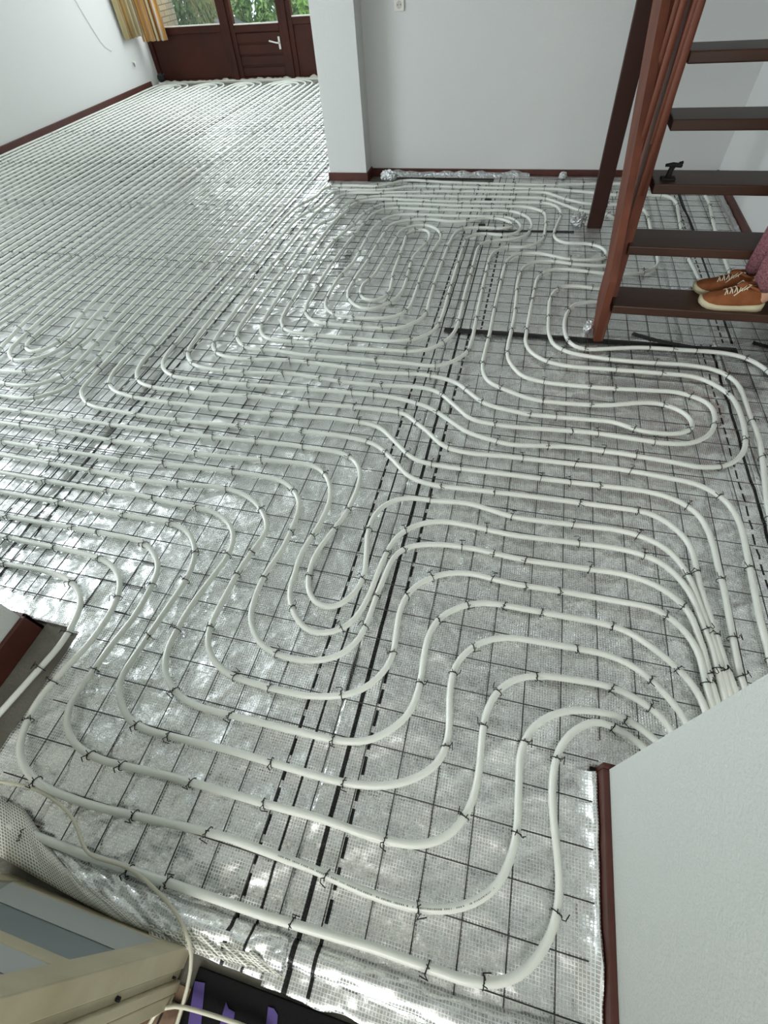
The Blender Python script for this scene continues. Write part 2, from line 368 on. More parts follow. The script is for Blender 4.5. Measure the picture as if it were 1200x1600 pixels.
# folded-up near edge of the foil
def flap(label, outer, inner, lift, m, nv=9, zin=.012, bump=.012, seed=0):
    def res(pl, n):
        P = [Vector(p) for p in pl]; L = [0]
        for a, b in zip(P, P[1:]): L.append(L[-1]+(b-a).length)
        out = []
        for i in range(n):
            t = L[-1]*i/(n-1); k = max(j for j in range(len(P)) if L[j] <= t+1e-9); k = min(k, len(P)-2)
            out.append(P[k].lerp(P[k+1], (t-L[k])/max(1e-9, L[k+1]-L[k])))
        return out, L[-1]
    n = 60; A, LA = res([W(x, y, 0) for x, y in outer], n); B, _ = res([W(x, y, 0) for x, y in inner], n)
    vs = []; uv = []
    for i in range(n):
        for j in range(nv):
            t = j/(nv-1); p = A[i].lerp(B[i], t); z = zin+lift*math.sin(PI*min(1, .10+t*.9))+bump*mnoise.noise(Vector((i*.22+seed, j*.4, 0)))
            k = (CH-z)/CH; vs.append((p.x*k, p.y*k, z)); uv.append((LA*i/n, (A[i]-B[i]).length*t*1.2))
    fs = [(i*nv+j, i*nv+j+1, (i+1)*nv+j+1, (i+1)*nv+j) for i in range(n-1) for j in range(nv-1)]
    me = bpy.data.meshes.new('folded_foil'); me.from_pydata(vs, [], fs); me.update()
    ul = me.uv_layers.new(name='UVMap')
    for p in me.polygons:
        p.use_smooth = True
        for li in p.loop_indices: ul.data[li].uv = uv[me.loops[li].vertex_index]
    o = link('folded_foil', me, m); s = o.modifiers.new('thickness', 'SOLIDIFY'); s.thickness = .003
    return tag(o, label, 'foil edge')
flap('foil edge folded over at the lower left, showing its white gridded underside', [(-60, 1306), (0, 1336), (60, 1370), (120, 1404), (170, 1430), (215, 1450), (262, 1466), (300, 1478)],
     [(-60, 1225), (0, 1246), (35, 1262), (62, 1302), (85, 1340), (115, 1365), (135, 1385), (165, 1420)], .03, M['scrim'], seed=2)
flap('silver roll of foil beside the gridded underside, under the cream hose', [(165, 1428), (230, 1455), (280, 1474), (350, 1492), (442, 1524)],
     [(66, 1312), (120, 1340), (200, 1370), (300, 1412), (452, 1462)], .022, foil_mat('silver_foil_roll', [(-.353, .0032, 0), (-.403, .0045, 1)], crease=1.2), seed=8, bump=.016)
flap('gridded foil hem hanging over the black mat edge', [(238, 1464), (300, 1486), (370, 1504), (442, 1526)], [(215, 1432), (262, 1440), (330, 1455), (368, 1462)], .012, M['scrim'], zin=.02, seed=5)
flap('rounded silver foil edge beside the black mat at the bottom', [(440, 1503), (500, 1530), (580, 1562), (660, 1596), (760, 1640), (880, 1690), (960, 1720)],
     [(452, 1465), (520, 1485), (620, 1520), (700, 1550), (790, 1580), (880, 1600), (950, 1610)], .020, foil_mat('silver_foil_hem', [(-.25, .0062, 0), (-.197, .0045, 0)], crease=.7), zin=.008, seed=13, bump=.006)

# ================================================================== WIRE MESH
def wire_panel(label, x0, x1, y0, y1, dx=.0, dy=.0, r=.0016, hole=None, every=1, along=False):
    mb = MB(); xs = []; pitch = .1 if along else .1008; x = math.ceil(x0/pitch)*pitch+dx
    while x < x1: xs.append(x); x += pitch
    ys = []; y = -.139+math.ceil((y0+.139)/.0998)*.0998+dy
    while y < y1: ys.append(y); y += .0998
    ys = ys[::every]
    def seg(a, b, z):
        n = max(2, int((b-a).length/.3)); pts = []
        for i in range(n+1):
            p = a.lerp(b, i/n); s = mnoise.noise(p*1.7)*.004; pts.append(Vector((p.x+s, p.y+mnoise.noise(p*1.9+Vector((7, 0, 0)))*.004, z+.001*mnoise.noise(p*3))))
        if hole:
            run = []
            for p in pts+[None]:
                if p is None or hole(p.x, p.y):
                    if len(run) > 1: mb.tube(run, r, 5)
                    run = []
                else: run.append(p)
        else: mb.tube(pts, r, 5)
    for x in xs: seg(Vector((x, y0+random.uniform(-.02, .02), 0)), Vector((x+random.uniform(-.004, .004), y1, 0)), .0135)
    for y in ys: seg(Vector((x0+random.uniform(-.02, .02), y, 0)), Vector((x1, y+random.uniform(-.004, .004), 0)), .0172)
    return tag(mb.build('wire_mesh_panel', M['wire'], None, True), label, 'wire mesh')
wire_panel('steel wire mesh panel in the foreground, under the wide S bends', -1.17, .40, -.15, 1.98)
wire_panel('steel wire mesh panel under the staircase side of the foreground pipes', .40, 1.33, .40, 2.30, dx=.003)
wire_panel('steel wire mesh panel before the white back wall', -1.15, 1.32, 2.05, 4.70, dy=.006)
wire_panel('steel wire mesh panel at the left frame edge where pipe rows turn back', -3.35, -1.10, .44, 4.45, dx=.029, dy=.002, along=True, r=.002, hole=lambda x, y: x < -1.75 and y < .3)
wire_panel('short steel wire mesh panel doubling the wires at the left rows', -2.55, -1.42, .46, 1.78, dx=-.006, dy=-.012, every=6)
wire_panel('steel wire mesh panel along the left wall, nearer half', -5.80, -3.28, .44, 4.45, dx=.029, dy=.01, along=True, r=.0024)
wire_panel('steel wire mesh panel far away below the garden window and left wall', -5.80, -3.75, 4.38, 8.58, dx=.029, along=True, r=.0028)
wire_panel('steel wire mesh panel far away behind the white column edge', -3.85, -1.76, 4.38, 8.58, dx=.029, dy=.01, along=True, r=.0026)

# ================================================================== PIPES
PR, PZ = .0098, .0285
def PX(*pts): return [('p',)+p for p in pts]
def WX(*pts): return [('w',)+p for p in pts]
def world(pts):
    out = []
    for k, a, b in pts:
        out.append(W(a, b, PZ) if k == 'p' else Vector((a, b, PZ)))
    return out
def smooth_path(pts, step=.02, sig=2):
    P = []
    for p in pts:
        if not P or (p-P[-1]).length > .012: P.append(p)
    Q = [P[0]*2-P[1]]+P+[P[-1]*2-P[-2]]; out = []
    for i in range(1, len(Q)-2):
        p0, p1, p2, p3 = Q[i-1:i+3]
        t0 = 0; t1 = t0+max(1e-5, (p1-p0).length)**.5; t2 = t1+max(1e-5, (p2-p1).length)**.5; t3 = t2+max(1e-5, (p3-p2).length)**.5
        L = (p2-p1).length; n = max(1, int(L/step))
        for j in range(n):
            t = t1+(t2-t1)*j/n
            A1 = p0*((t1-t)/(t1-t0))+p1*((t-t0)/(t1-t0)); A2 = p1*((t2-t)/(t2-t1))+p2*((t-t1)/(t2-t1)); A3 = p2*((t3-t)/(t3-t2))+p3*((t-t2)/(t3-t2))
            B1 = A1*((t2-t)/(t2-t0))+A2*((t-t0)/(t2-t0)); B2 = A2*((t3-t)/(t3-t1))+A3*((t-t1)/(t3-t1))
            out.append(B1*((t2-t)/(t2-t1))+B2*((t-t1)/(t2-t1)))
    out.append(P[-1])
    for _ in range(sig):
        out = [out[0]]+[(out[i-1]+out[i]*2+out[i+1])/4 for i in range(1, len(out)-1)]+[out[-1]]
    return out
def thin(pts):
    "drop samples on straight stretches"
    out = [pts[0]]
    for i in range(1, len(pts)-1):
        a = (pts[i]-out[-1]); b = (pts[i+1]-pts[i])
        if a.length > .25 or (a.length > .018 and a.angle(b, 0) > .035): out.append(pts[i])
    out.append(pts[-1]); return out
def xk(v): return v
# --- the run along which each pipe goes towards the garden
Xr = [round(-1.785-.1*j, 3) for j in range(41)]          # -1.785 ... -5.785
# C1: the coil before the white wall
C1 = []
C1 += PX((1212, 860), (1200, 795), (1187, 690), (1173, 653), (1150, 597), (1123, 580), (1080, 571), (1017, 567), (967, 563), (920, 557), (887, 550), (867, 540), (858, 523), (857, 493), (860, 467), (867, 455), (880, 448), (900, 447), (933, 451), (1010, 455), (1065, 456), (1088, 450), (1093, 440), (1085, 420), (1076, 404), (1064, 356), (1059, 329), (1056, 316), (1043, 307), (1021, 305), (963, 305), (925, 301), (893, 298), (877, 296), (850, 295), (783, 294), (700, 292), (645, 291), (607, 296), (580, 297), (550, 297), (530, 297), (514, 304), (497, 322))
C1 += WX((-1.69, 3.7), (-1.692, 3.0), (-1.69, 2.3))
C1 += PX((293, 551), (296, 563), (306, 571), (330, 577), (400, 583), (460, 585), (530, 596), (590, 602), (653, 605), (683, 612), (710, 633), (737, 655), (767, 662), (800, 667), (847, 670), (933, 677), (1000, 687), (1033, 692), (1077, 693), (1100, 685), (1115, 670), (1117, 647), (1107, 630), (1090, 622), (1060, 613), (1010, 610), (953, 607), (900, 603), (850, 597), (817, 588), (800, 571), (794, 560), (793, 548), (798, 520), (803, 500), (807, 467), (808, 447), (812, 430), (818, 418), (830, 411), (845, 408), (867, 408), (893, 412), (944, 415), (965, 411), (976, 398), (976, 372), (968, 350), (957, 340), (941, 333), (917, 331), (897, 326), (873, 317), (853, 310), (833, 309), (800, 308), (700, 307), (636, 306), (600, 306), (578, 308), (557, 312), (538, 321), (522, 340))
C1 += WX((-1.485, 3.6), (-1.49, 3.0), (-1.488, 2.4))
C1 += PX((370, 521), (372, 532), (382, 542), (400, 546), (430, 548), (473, 555), (550, 560), (630, 567), (673, 572), (693, 570), (727, 553), (738, 530), (742, 507), (750, 470), (758, 433), (767, 400), (775, 392), (790, 386), (820, 386), (845, 377), (852, 360), (853, 345), (850, 332), (835, 326), (817, 323), (790, 323), (740, 322), (700, 321), (665, 319), (629, 318), (600, 319), (582, 325), (567, 335), (553, 350))
C1 += WX((-1.287, 3.3), (-1.29, 2.8))
C1 += PX((440, 501), (442, 511), (452, 518), (490, 524), (533, 527), (587, 532), (617, 533), (647, 530), (677, 517), (690, 497), (697, 473), (707, 438), (716, 410), (722, 391), (733, 370), (755, 365), (780, 367), (800, 366), (812, 360), (814, 353), (806, 345), (793, 340), (780, 339), (742, 338), (700, 337), (680, 336), (640, 335), (620, 336), (604, 341), (590, 350), (577, 365), (552, 410))
C1 += WX((-1.085, 2.8),)
C1 += PX((508, 478), (512, 485), (523, 492), (547, 496), (580, 498), (603, 497), (625, 492), (638, 483), (648, 462), (658, 430), (670, 405), (680, 386), (688, 375), (688, 364), (679, 356), (668, 352), (652, 352), (637, 355), (625, 362), (612, 385), (597, 410), (583, 432), (570, 442), (563, 455), (566, 465), (578, 470), (593, 468), (607, 458), (612, 443), (614, 428), (620, 413), (624, 400), (631, 383), (634, 370), (640, 363), (652, 359), (664, 359), (671, 364), (670, 374), (660, 386), (647, 400), (642, 411), (637, 430), (630, 452), (617, 468), (600, 477), (583, 483), (562, 481), (550, 473), (543, 462), (552, 440), (565, 421), (580, 399), (598, 368), (613, 350), (637, 344), (678, 343), (700, 346), (738, 345), (758, 341), (780, 342), (797, 347), (802, 352), (796, 356), (783, 357), (758, 356), (738, 356), (722, 358), (711, 365), (703, 378), (697, 392), (690, 412), (683, 430), (675, 455), (670, 475), (666, 489), (657, 499), (642, 507), (622, 513), (597, 513), (560, 511), (530, 508), (500, 505), (485, 499), (477, 486))
C1 += WX((-1.187, 2.7), (-1.186, 3.1))
C1 += PX((568, 350), (583, 334), (600, 327), (620, 325), (644, 326), (700, 328), (763, 329), (783, 329), (808, 332), (826, 341), (831, 350), (828, 360), (822, 368), (800, 374), (772, 376), (752, 381), (745, 392), (741, 408), (736, 427), (728, 453), (720, 490), (712, 515), (700, 530), (672, 545), (647, 549), (610, 548), (527, 542), (470, 535), (443, 533), (420, 530), (410, 523), (407, 514))
C1 += WX((-1.385, 2.6), (-1.39, 3.2), (-1.388, 3.6))
C1 += PX((540, 330), (557, 317), (578, 312), (600, 311), (650, 313), (700, 315), (783, 316), (848, 317), (865, 320), (875, 328), (876, 338), (871, 350), (866, 363), (868, 373), (880, 379), (891, 380), (920, 381), (941, 387), (948, 395), (945, 403), (931, 406), (891, 405), (845, 396), (825, 395), (805, 398), (793, 407), (786, 425), (782, 443), (773, 480), (767, 513), (758, 548), (754, 573), (758, 590), (770, 601), (783, 606), (800, 613), (817, 620), (850, 627), (923, 633), (960, 633), (987, 630), (1027, 630), (1053, 637), (1073, 648), (1083, 663), (1077, 673), (1053, 678), (1000, 673), (960, 660), (910, 655), (823, 647), (800, 642), (777, 637), (753, 628), (733, 613), (713, 598), (687, 590), (657, 585), (597, 582), (530, 573), (453, 563), (400, 562), (370, 560), (348, 556), (336, 549), (333, 539))
C1 += WX((-1.585, 2.4), (-1.588, 3.1), (-1.586, 3.8))
C1 += PX((519, 315), (532, 305), (545, 302), (563, 301), (600, 301), (642, 300), (700, 299), (783, 300), (853, 301), (868, 306), (880, 310), (900, 315), (917, 318), (945, 319), (975, 320), (1000, 324), (1011, 335), (1016, 356), (1024, 385), (1028, 404), (1028, 413), (1020, 421), (1000, 427), (981, 429), (944, 427), (891, 421), (864, 421), (848, 427), (840, 435), (835, 452), (830, 478), (826, 500), (822, 523), (821, 533), (827, 547), (850, 563), (887, 572), (920, 575), (1033, 583), (1090, 590), (1120, 603), (1143, 620), (1157, 647), (1165, 683), (1163, 703), (1150, 720), (1133, 728), (1093, 730), (1057, 723), (1010, 715), (967, 708), (883, 698), (800, 695), (770, 688), (730, 675), (700, 655), (673, 638), (643, 628), (607, 620), (500, 610), (400, 602), (313, 594), (272, 588), (258, 580), (254, 568))
C1 += WX((-1.787, 2.3), (-1.79, 3.0), (-1.787, 3.9))
C1 += PX((495, 306), (505, 296), (520, 291), (550, 290), (590, 291), (608, 288), (632, 282), (700, 285), (800, 288), (867, 289), (900, 288), (957, 287), (1030, 289), (1085, 294), (1103, 308), (1117, 359), (1133, 407), (1148, 450), (1145, 470), (1115, 477), (1050, 475), (933, 472), (900, 475), (890, 483), (883, 498), (882, 517), (888, 533), (898, 542), (915, 546), (950, 545), (1000, 543), (1073, 547), (1133, 552), (1167, 560), (1200, 580), (1222, 620), (1236, 700))

# --- rows that cross the foreground and turn left; each list starts at the right exit and ends at the run
rows = {}
rows['B3'] = PX((1222, 1100), (1200, 1012), (1184, 954), (1175, 907), (1166, 860), (1157, 820), (1147, 800), (1140, 788), (1117, 770), (1090, 757), (1047, 747), (967, 733), (867, 722), (800, 714), (727, 707), (693, 697), (667, 673), (647, 658), (633, 647), (573, 638), (470, 630), (400, 620), (327, 616), (273, 610), (235, 604), (219, 598), (214, 581)) + WX((Xr[1], 2.2),)
rows['B2'] = PX((1185, 1140), (1154, 1047), (1149, 1019), (1139, 963), (1130, 916), (1122, 888), (1115, 855), (1100, 817), (1083, 797), (1053, 780), (1010, 768), (917, 757), (800, 742), (683, 727), (647, 717), (617, 690), (593, 668), (530, 655), (400, 645), (327, 636), (233, 625), (195, 617), (178, 610), (171, 594)) + WX((Xr[2], 2.1),)
rows['B1'] = PX((1160, 1110), (1130, 1029), (1115, 982), (1102, 944), (1092, 912), (1081, 860), (1067, 837), (1040, 815), (1013, 802), (923, 788), (800, 772), (717, 763), (673, 757), (640, 745), (613, 717), (587, 695), (543, 683), (400, 668), (260, 655), (183, 643), (150, 636), (134, 628), (127, 611)) + PX((140, 594),) + WX((Xr[3], 2.0),)
rows['R1'] = PX((1150, 1120), (1128, 1050), (1111, 991), (1092, 944), (1081, 911), (1062, 879), (1040, 857), (1007, 840), (963, 828), (867, 817), (800, 807), (733, 787), (673, 782), (640, 778), (613, 783), (597, 792), (584, 806), (576, 827), (573, 853), (572, 880), (567, 905), (553, 928), (533, 945), (513, 950), (493, 942), (483, 927), (482, 900), (493, 867), (517, 833), (540, 803), (558, 765), (563, 740), (557, 723), (540, 710), (473, 698), (400, 690), (333, 683), (260, 675), (167, 663), (83, 650), (0, 638), (-60, 628)) + WX((-2.95, 1.40), (-3.12, 1.43), (Xr[14], 1.52), (Xr[14], 1.9))
rows['R2'] = PX((1140, 1120), (1122, 1047), (1111, 1006), (1094, 963), (1081, 931), (1066, 909), (1040, 884), (1018, 872), (980, 860), (933, 852), (873, 845), (800, 836), (733, 821), (690, 815), (663, 817), (641, 825), (620, 839), (608, 856), (600, 872), (593, 888), (585, 911), (576, 933), (563, 956), (547, 976), (520, 988), (493, 990), (473, 980), (460, 960), (452, 930), (460, 897), (473, 860), (493, 830), (513, 790), (517, 767), (512, 747), (497, 731), (467, 724), (400, 718), (300, 708), (243, 698), (183, 690), (130, 680), (67, 670), (0, 660), (-60, 650)) + WX((-3.0, 1.29), (-3.22, 1.33), (Xr[15], 1.42), (Xr[15], 1.9))
rows['R3'] = PX((1130, 1130), (1111, 1066), (1100, 1019), (1087, 980), (1077, 956), (1049, 929), (1022, 913), (973, 897), (900, 887), (833, 877), (800, 871), (733, 856), (690, 851), (655, 851), (639, 854), (622, 863), (611, 877), (603, 895), (596, 913), (588, 931), (580, 956), (571, 980), (560, 1000), (533, 1023), (500, 1032), (457, 1030), (433, 1022), (410, 1010), (400, 995), (391, 967), (402, 923), (417, 893), (440, 860), (460, 817), (468, 787), (460, 767), (443, 753), (413, 745), (350, 735), (300, 730), (230, 722), (200, 720), (100, 705), (0, 690), (-60, 678)) + WX((-3.0, 1.20), (-3.32, 1.23), (Xr[16], 1.32), (Xr[16], 1.9))
rows['R4'] = PX((1124, 1140), (1106, 1081), (1092, 1019), (1081, 999), (1055, 971), (1027, 952), (980, 942), (933, 933), (873, 923), (800, 912), (733, 896), (693, 897), (667, 906), (642, 922), (630, 940), (622, 967), (618, 1000), (612, 1030), (597, 1053), (567, 1077), (533, 1087), (477, 1087), (433, 1078), (400, 1069), (367, 1058), (343, 1043), (325, 1013), (325, 990), (343, 947), (383, 877), (403, 850), (417, 828), (412, 803), (393, 780), (367, 767), (333, 760), (293, 758), (233, 752), (150, 737), (73, 723), (0, 710), (-60, 698)) + WX((-3.0, 1.10), (-3.42, 1.13), (Xr[17], 1.22), (Xr[17], 1.9))
rows['R5'] = PX((1112, 1140), (1096, 1092), (1074, 1059), (1046, 1032), (1017, 1010), (980, 986), (933, 972), (873, 962), (833, 955), (800, 948), (777, 944), (753, 942), (730, 945), (700, 957), (678, 975), (667, 1000), (662, 1027), (657, 1067), (648, 1097), (637, 1118), (607, 1143), (573, 1158), (533, 1158), (483, 1147), (417, 1130), (340, 1113), (300, 1100), (273, 1080), (258, 1050), (260, 1020), (277, 983), (303, 940), (333, 900), (357, 867), (365, 837), (357, 817), (338, 802), (300, 792), (273, 787), (217, 773), (133, 762), (50, 747), (0, 738), (-60, 727)) + WX((-3.0, 1.0), (-3.52, 1.03), (Xr[18], 1.12), (Xr[18], 1.9))
rows['R6'] = PX((1085, 1160), (1064, 1111), (1046, 1092), (1017, 1061), (983, 1037), (957, 1026), (927, 1018), (873, 1008), (823, 1000), (800, 996), (770, 998), (740, 1010), (718, 1029), (707, 1052), (702, 1093), (702, 1140), (697, 1167), (686, 1190), (667, 1207), (635, 1222), (600, 1228), (550, 1225), (500, 1214), (450, 1198), (400, 1185), (350, 1170), (287, 1155), (233, 1142), (200, 1122), (187, 1092), (187, 1063), (207, 1030), (233, 993), (267, 943), (290, 907), (304, 873), (303, 850), (290, 828), (267, 818), (233, 811), (187, 803), (133, 794), (50, 777), (0, 768), (-60, 757)) + WX((-3.0, .9), (-3.62, .93), (Xr[19], 1.02), (Xr[19], 1.9))
rows['R7'] = PX((1062, 1170), (1040, 1126), (1017, 1106), (983, 1085), (957, 1074), (927, 1067), (867, 1058), (840, 1056), (820, 1057), (798, 1064), (777, 1080), (762, 1105), (753, 1150), (750, 1195), (743, 1235), (733, 1265), (709, 1299), (683, 1315), (650, 1321), (600, 1312), (550, 1297), (500, 1278), (450, 1265), (400, 1252), (333, 1233), (267, 1213), (213, 1201), (160, 1188), (125, 1170), (107, 1147), (103, 1120), (113, 1093), (140, 1057), (170, 1013), (207, 967), (233, 923), (247, 890), (243, 870), (227, 850), (200, 840), (160, 833), (100, 823), (33, 811), (0, 805), (-60, 793)) + WX((-3.0, .8), (-3.72, .83), (Xr[20], .92), (Xr[20], 1.9))
rows['R8'] = PX((1050, 1182), (1030, 1160), (1010, 1143), (990, 1129), (963, 1118), (917, 1110), (877, 1112), (847, 1124), (827, 1142), (816, 1162), (811, 1200), (810, 1250), (808, 1300), (799, 1342), (788, 1370), (763, 1397), (720, 1418), (673, 1421), (633, 1415), (567, 1393), (510, 1367), (460, 1346), (400, 1324), (350, 1307), (300, 1294), (233, 1278), (167, 1265), (117, 1250), (77, 1234), (48, 1214), (33, 1190), (30, 1165), (37, 1140), (50, 1110), (73, 1077), (103, 1043), (133, 1013), (160, 977), (180, 943), (188, 917), (185, 897), (170, 880), (140, 867), (100, 859), (50, 848), (0, 837), (-60, 824)) + WX((-3.0, .7), (-3.82, .73), (Xr[21], .82), (Xr[21], 1.9))
rows['R9'] = PX((1030, 1190), (1000, 1162), (978, 1146), (958, 1133), (937, 1126), (912, 1132), (889, 1148), (873, 1171), (865, 1200), (862, 1240), (866, 1293), (872, 1343), (875, 1387), (871, 1427), (860, 1463), (838, 1500), (810, 1526), (777, 1537), (733, 1534), (683, 1517), (600, 1487), (500, 1455), (400, 1427), (333, 1403), (250, 1375), (167, 1349), (100, 1324), (40, 1300), (-20, 1275), (-60, 1235), (-60, 1190), (-30, 1145), (0, 1114), (33, 1077), (73, 1033), (100, 1000), (118, 967), (127, 943), (121, 923), (107, 905), (83, 896), (50, 888), (0, 880), (-60, 866)) + WX((-3.0, .58), (-3.92, .62), (Xr[22], .72), (Xr[22], 1.9))
start_run = dict(B3=1, B2=2, B1=3, R1=14, R2=15, R3=16, R4=17, R5=18, R6=19, R7=20, R8=21, R9=22)
# near turns between runs 4..13 (index -> partner, traced where seen)
near_turn = {}
def nt_(a, b, pts): near_turn[a] = (b, pts); near_turn[b] = (a, pts[::-1])
nt_(8, 9, PX((116, 506), (108, 520), (96, 531), (76, 543), (60, 549), (46, 549), (40, 544), (45, 534)))
nt_(7, 10, PX((122, 522), (106, 536), (86, 550), (65, 558), (40, 563), (22, 562), (15, 556), (16, 546), (25, 537)))
nt_(6, 11, PX((134, 535), (88, 568), (70, 576), (48, 581), (22, 581), (0, 579), (-14, 574), (-12, 562)))
nt_(5, 12, PX((134, 554), (116, 572), (98, 588), (80, 594), (52, 602), (26, 602), (0, 597), (-30, 590)) + WX((-3.0, 1.75),))
nt_(4, 13, PX((150, 563), (138, 574), (112, 598), (100, 608), (80, 614), (54, 622), (30, 622), (4, 618), (-40, 610)) + WX((-3.08, 1.66),))
for i in range(9):                                          # turns outside the frame
    a, b = 31-i, 32+i; r = .05+.1*i; cx = -1.785-.1*31.5; cy = 2.35-.02*i
    if b <= 40: nt_(a, b, WX(*[(cx+r*math.cos(t), cy-r*math.sin(t)) for t in [PI*k/8 for k in range(9)]]))
far_pair = {}
def fp(lo, hi, yc, squash=.8):
    n = (hi-lo+1)//2
    for i in range(n): far_pair[lo+i] = (hi-i, yc); far_pair[hi-i] = (lo+i, yc)
fp(2, 5, 8.30); fp(6, 13, 8.28); fp(14, 21, 8.26); fp(22, 27, 8.30); fp(28, 33, 8.30); fp(34, 39, 8.30)
far_pair[1] = (40, 'wall'); far_pair[40] = (1, 'wall')
def X_(i): return -1.785-.1*i
def far_turn(i):
    j, yc = far_pair[i]; a, b = X_(i), X_(j)
    if yc == 'wall': return j, WX((a, 8.50), (a-.06, 8.60), (a-.2, 8.625), (-3.7, 8.63), (b+.2, 8.63), (b+.06, 8.60), (b, 8.5))
    c = (a+b)/2; r = abs(a-b)/2; s = 1 if a > b else -1
    if r < .06:                                             # the innermost turn is a teardrop
        return j, WX((a, yc-.22), (a+s*.012, yc-.12), (a+s*.012, yc-.05), (c, yc+.02), (b-s*.012, yc-.05), (b-s*.012, yc-.12), (b, yc-.22))
    return j, WX(*[(c+s*r*math.cos(t), yc-.02+min(r, .33)*math.sin(t)) for t in [PI*k/8 for k in range(9)]])
def run_pts(i, ya, yb):
    n = max(2, int(abs(yb-ya)/.45)); out = []
    for k in range(1, n):
        y = ya+(yb-ya)*k/n; out.append(('w', X_(i)+.009*mnoise.noise(Vector((i*3.7, y*1.3, 0))), y))
    return out
used = set(); chains = [dict(pts=C1, key='C1')]
free = set(range(1, 41))
for key in ('B3', 'B2', 'B1', 'R1', 'R2', 'R3', 'R4', 'R5', 'R6', 'R7', 'R8', 'R9'):
    i = start_run[key]
    if i not in free: continue
    pts = list(rows[key]); end = key; at_near = True
    while True:
        free.discard(i)
        j, ft = far_turn(i)
        y0 = world([pts[-1]])[0].y
        pts += run_pts(i, y0, 8.0)+ft; free.discard(j)
        other = [k for k, v in start_run.items() if v == j]
        if other:
            back = rows[other[0]][::-1]; y1 = world([back[0]])[0].y
            pts += run_pts(j, 8.0, y1)+back; end = other[0]; break
        if j not in near_turn:
            pts += run_pts(j, 8.0, 1.6); end = None; break
        k, tp = near_turn[j]; tp = tp[::1]
        # orient the turn so that it starts next to run j
        w0, w1 = world([tp[0]])[0], world([tp[-1]])[0]
        if abs(w0.x-X_(j)) > abs(w1.x-X_(j)): tp = tp[::-1]
        pts += run_pts(j, 8.0, world([tp[0]])[0].y+.1)+tp
        i = k; y0 = world([tp[-1]])[0].y
    chains.append(dict(pts=pts, key=key, end=end))
while free:                                                 # the pipe nearest the left wall
    i = min(free); stop = near_turn[i][0]; pts = WX((X_(i), .9)); y0 = .9
    while True:
        free.discard(i); j, ft = far_turn(i); free.discard(j)
        pts += run_pts(i, y0, 8.0)+ft
        if j == stop or near_turn[j][0] not in free: pts += run_pts(j, 8.0, 1.0)+WX((X_(j), .9)); break
        k, tp = near_turn[j]; w0, w1 = world([tp[0]])[0], world([tp[-1]])[0]
        if abs(w0.x-X_(j)) > abs(w1.x-X_(j)): tp = tp[::-1]
        pts += run_pts(j, 8.0, world([tp[0]])[0].y+.1)+tp; i = k; y0 = world([tp[-1]])[0].y
    chains.append(dict(pts=pts, key='L'+str(len(chains))))


tie_meshes = []
for s in range(5):
    rnd = random.Random(s); mb = MB(); n = 12
    ring = [Vector((0, .0128*math.cos(2*PI*k/n), -.004+.0158*math.sin(2*PI*k/n))) for k in range(n+1)]
    mb.tube(ring, .0013, 5, False)
    sd = rnd.choice((-1, 1))
    p0 = Vector((0, sd*.004, .012)); tail = [p0]
    for k in range(1, 5): tail.append(p0+Vector((.004*rnd.uniform(-1, 1)*k, sd*.004*k+.003*rnd.uniform(-1, 1), .0055*k-(.0018*k*k*rnd.uniform(.4, 1)))))
    mb.tube(tail, .0013, 5)
    tail2 = [p0+Vector((rnd.uniform(-.003, .003)*k, -sd*.003*k, .0045*k-.0007*k*k)) for k in range(4)]
    mb.tube(tail2, .0012, 5); 
    tie_meshes.append(mb.mesh('wire_tie', True)); tie_meshes[-1].materials.append(M['tie'])
LAB = {
 'C1': 'white heating pipe coiled in tight nested loops before the white wall, passing under the staircase',
 'B3': 'white heating pipe making the outermost, lowest bend along the bottom foil edge',
 'B2': 'white heating pipe whose two rows step down over the black lines without foreground S bend',
 'R1': 'white heating pipe making the small innermost foreground hairpin and the second lowest bend',
 'R2': 'white heating pipe wrapped directly round the innermost hairpin and making the third lowest bend',
 'R3': 'white heating pipe making the fourth lowest foreground S bend, counted from the bottom foil edge',
 'R4': 'white heating pipe making the fifth and sixth lowest foreground S bends side by side',
 'L7': 'white heating pipe laid only in long straight runs nearest the left wall',
}
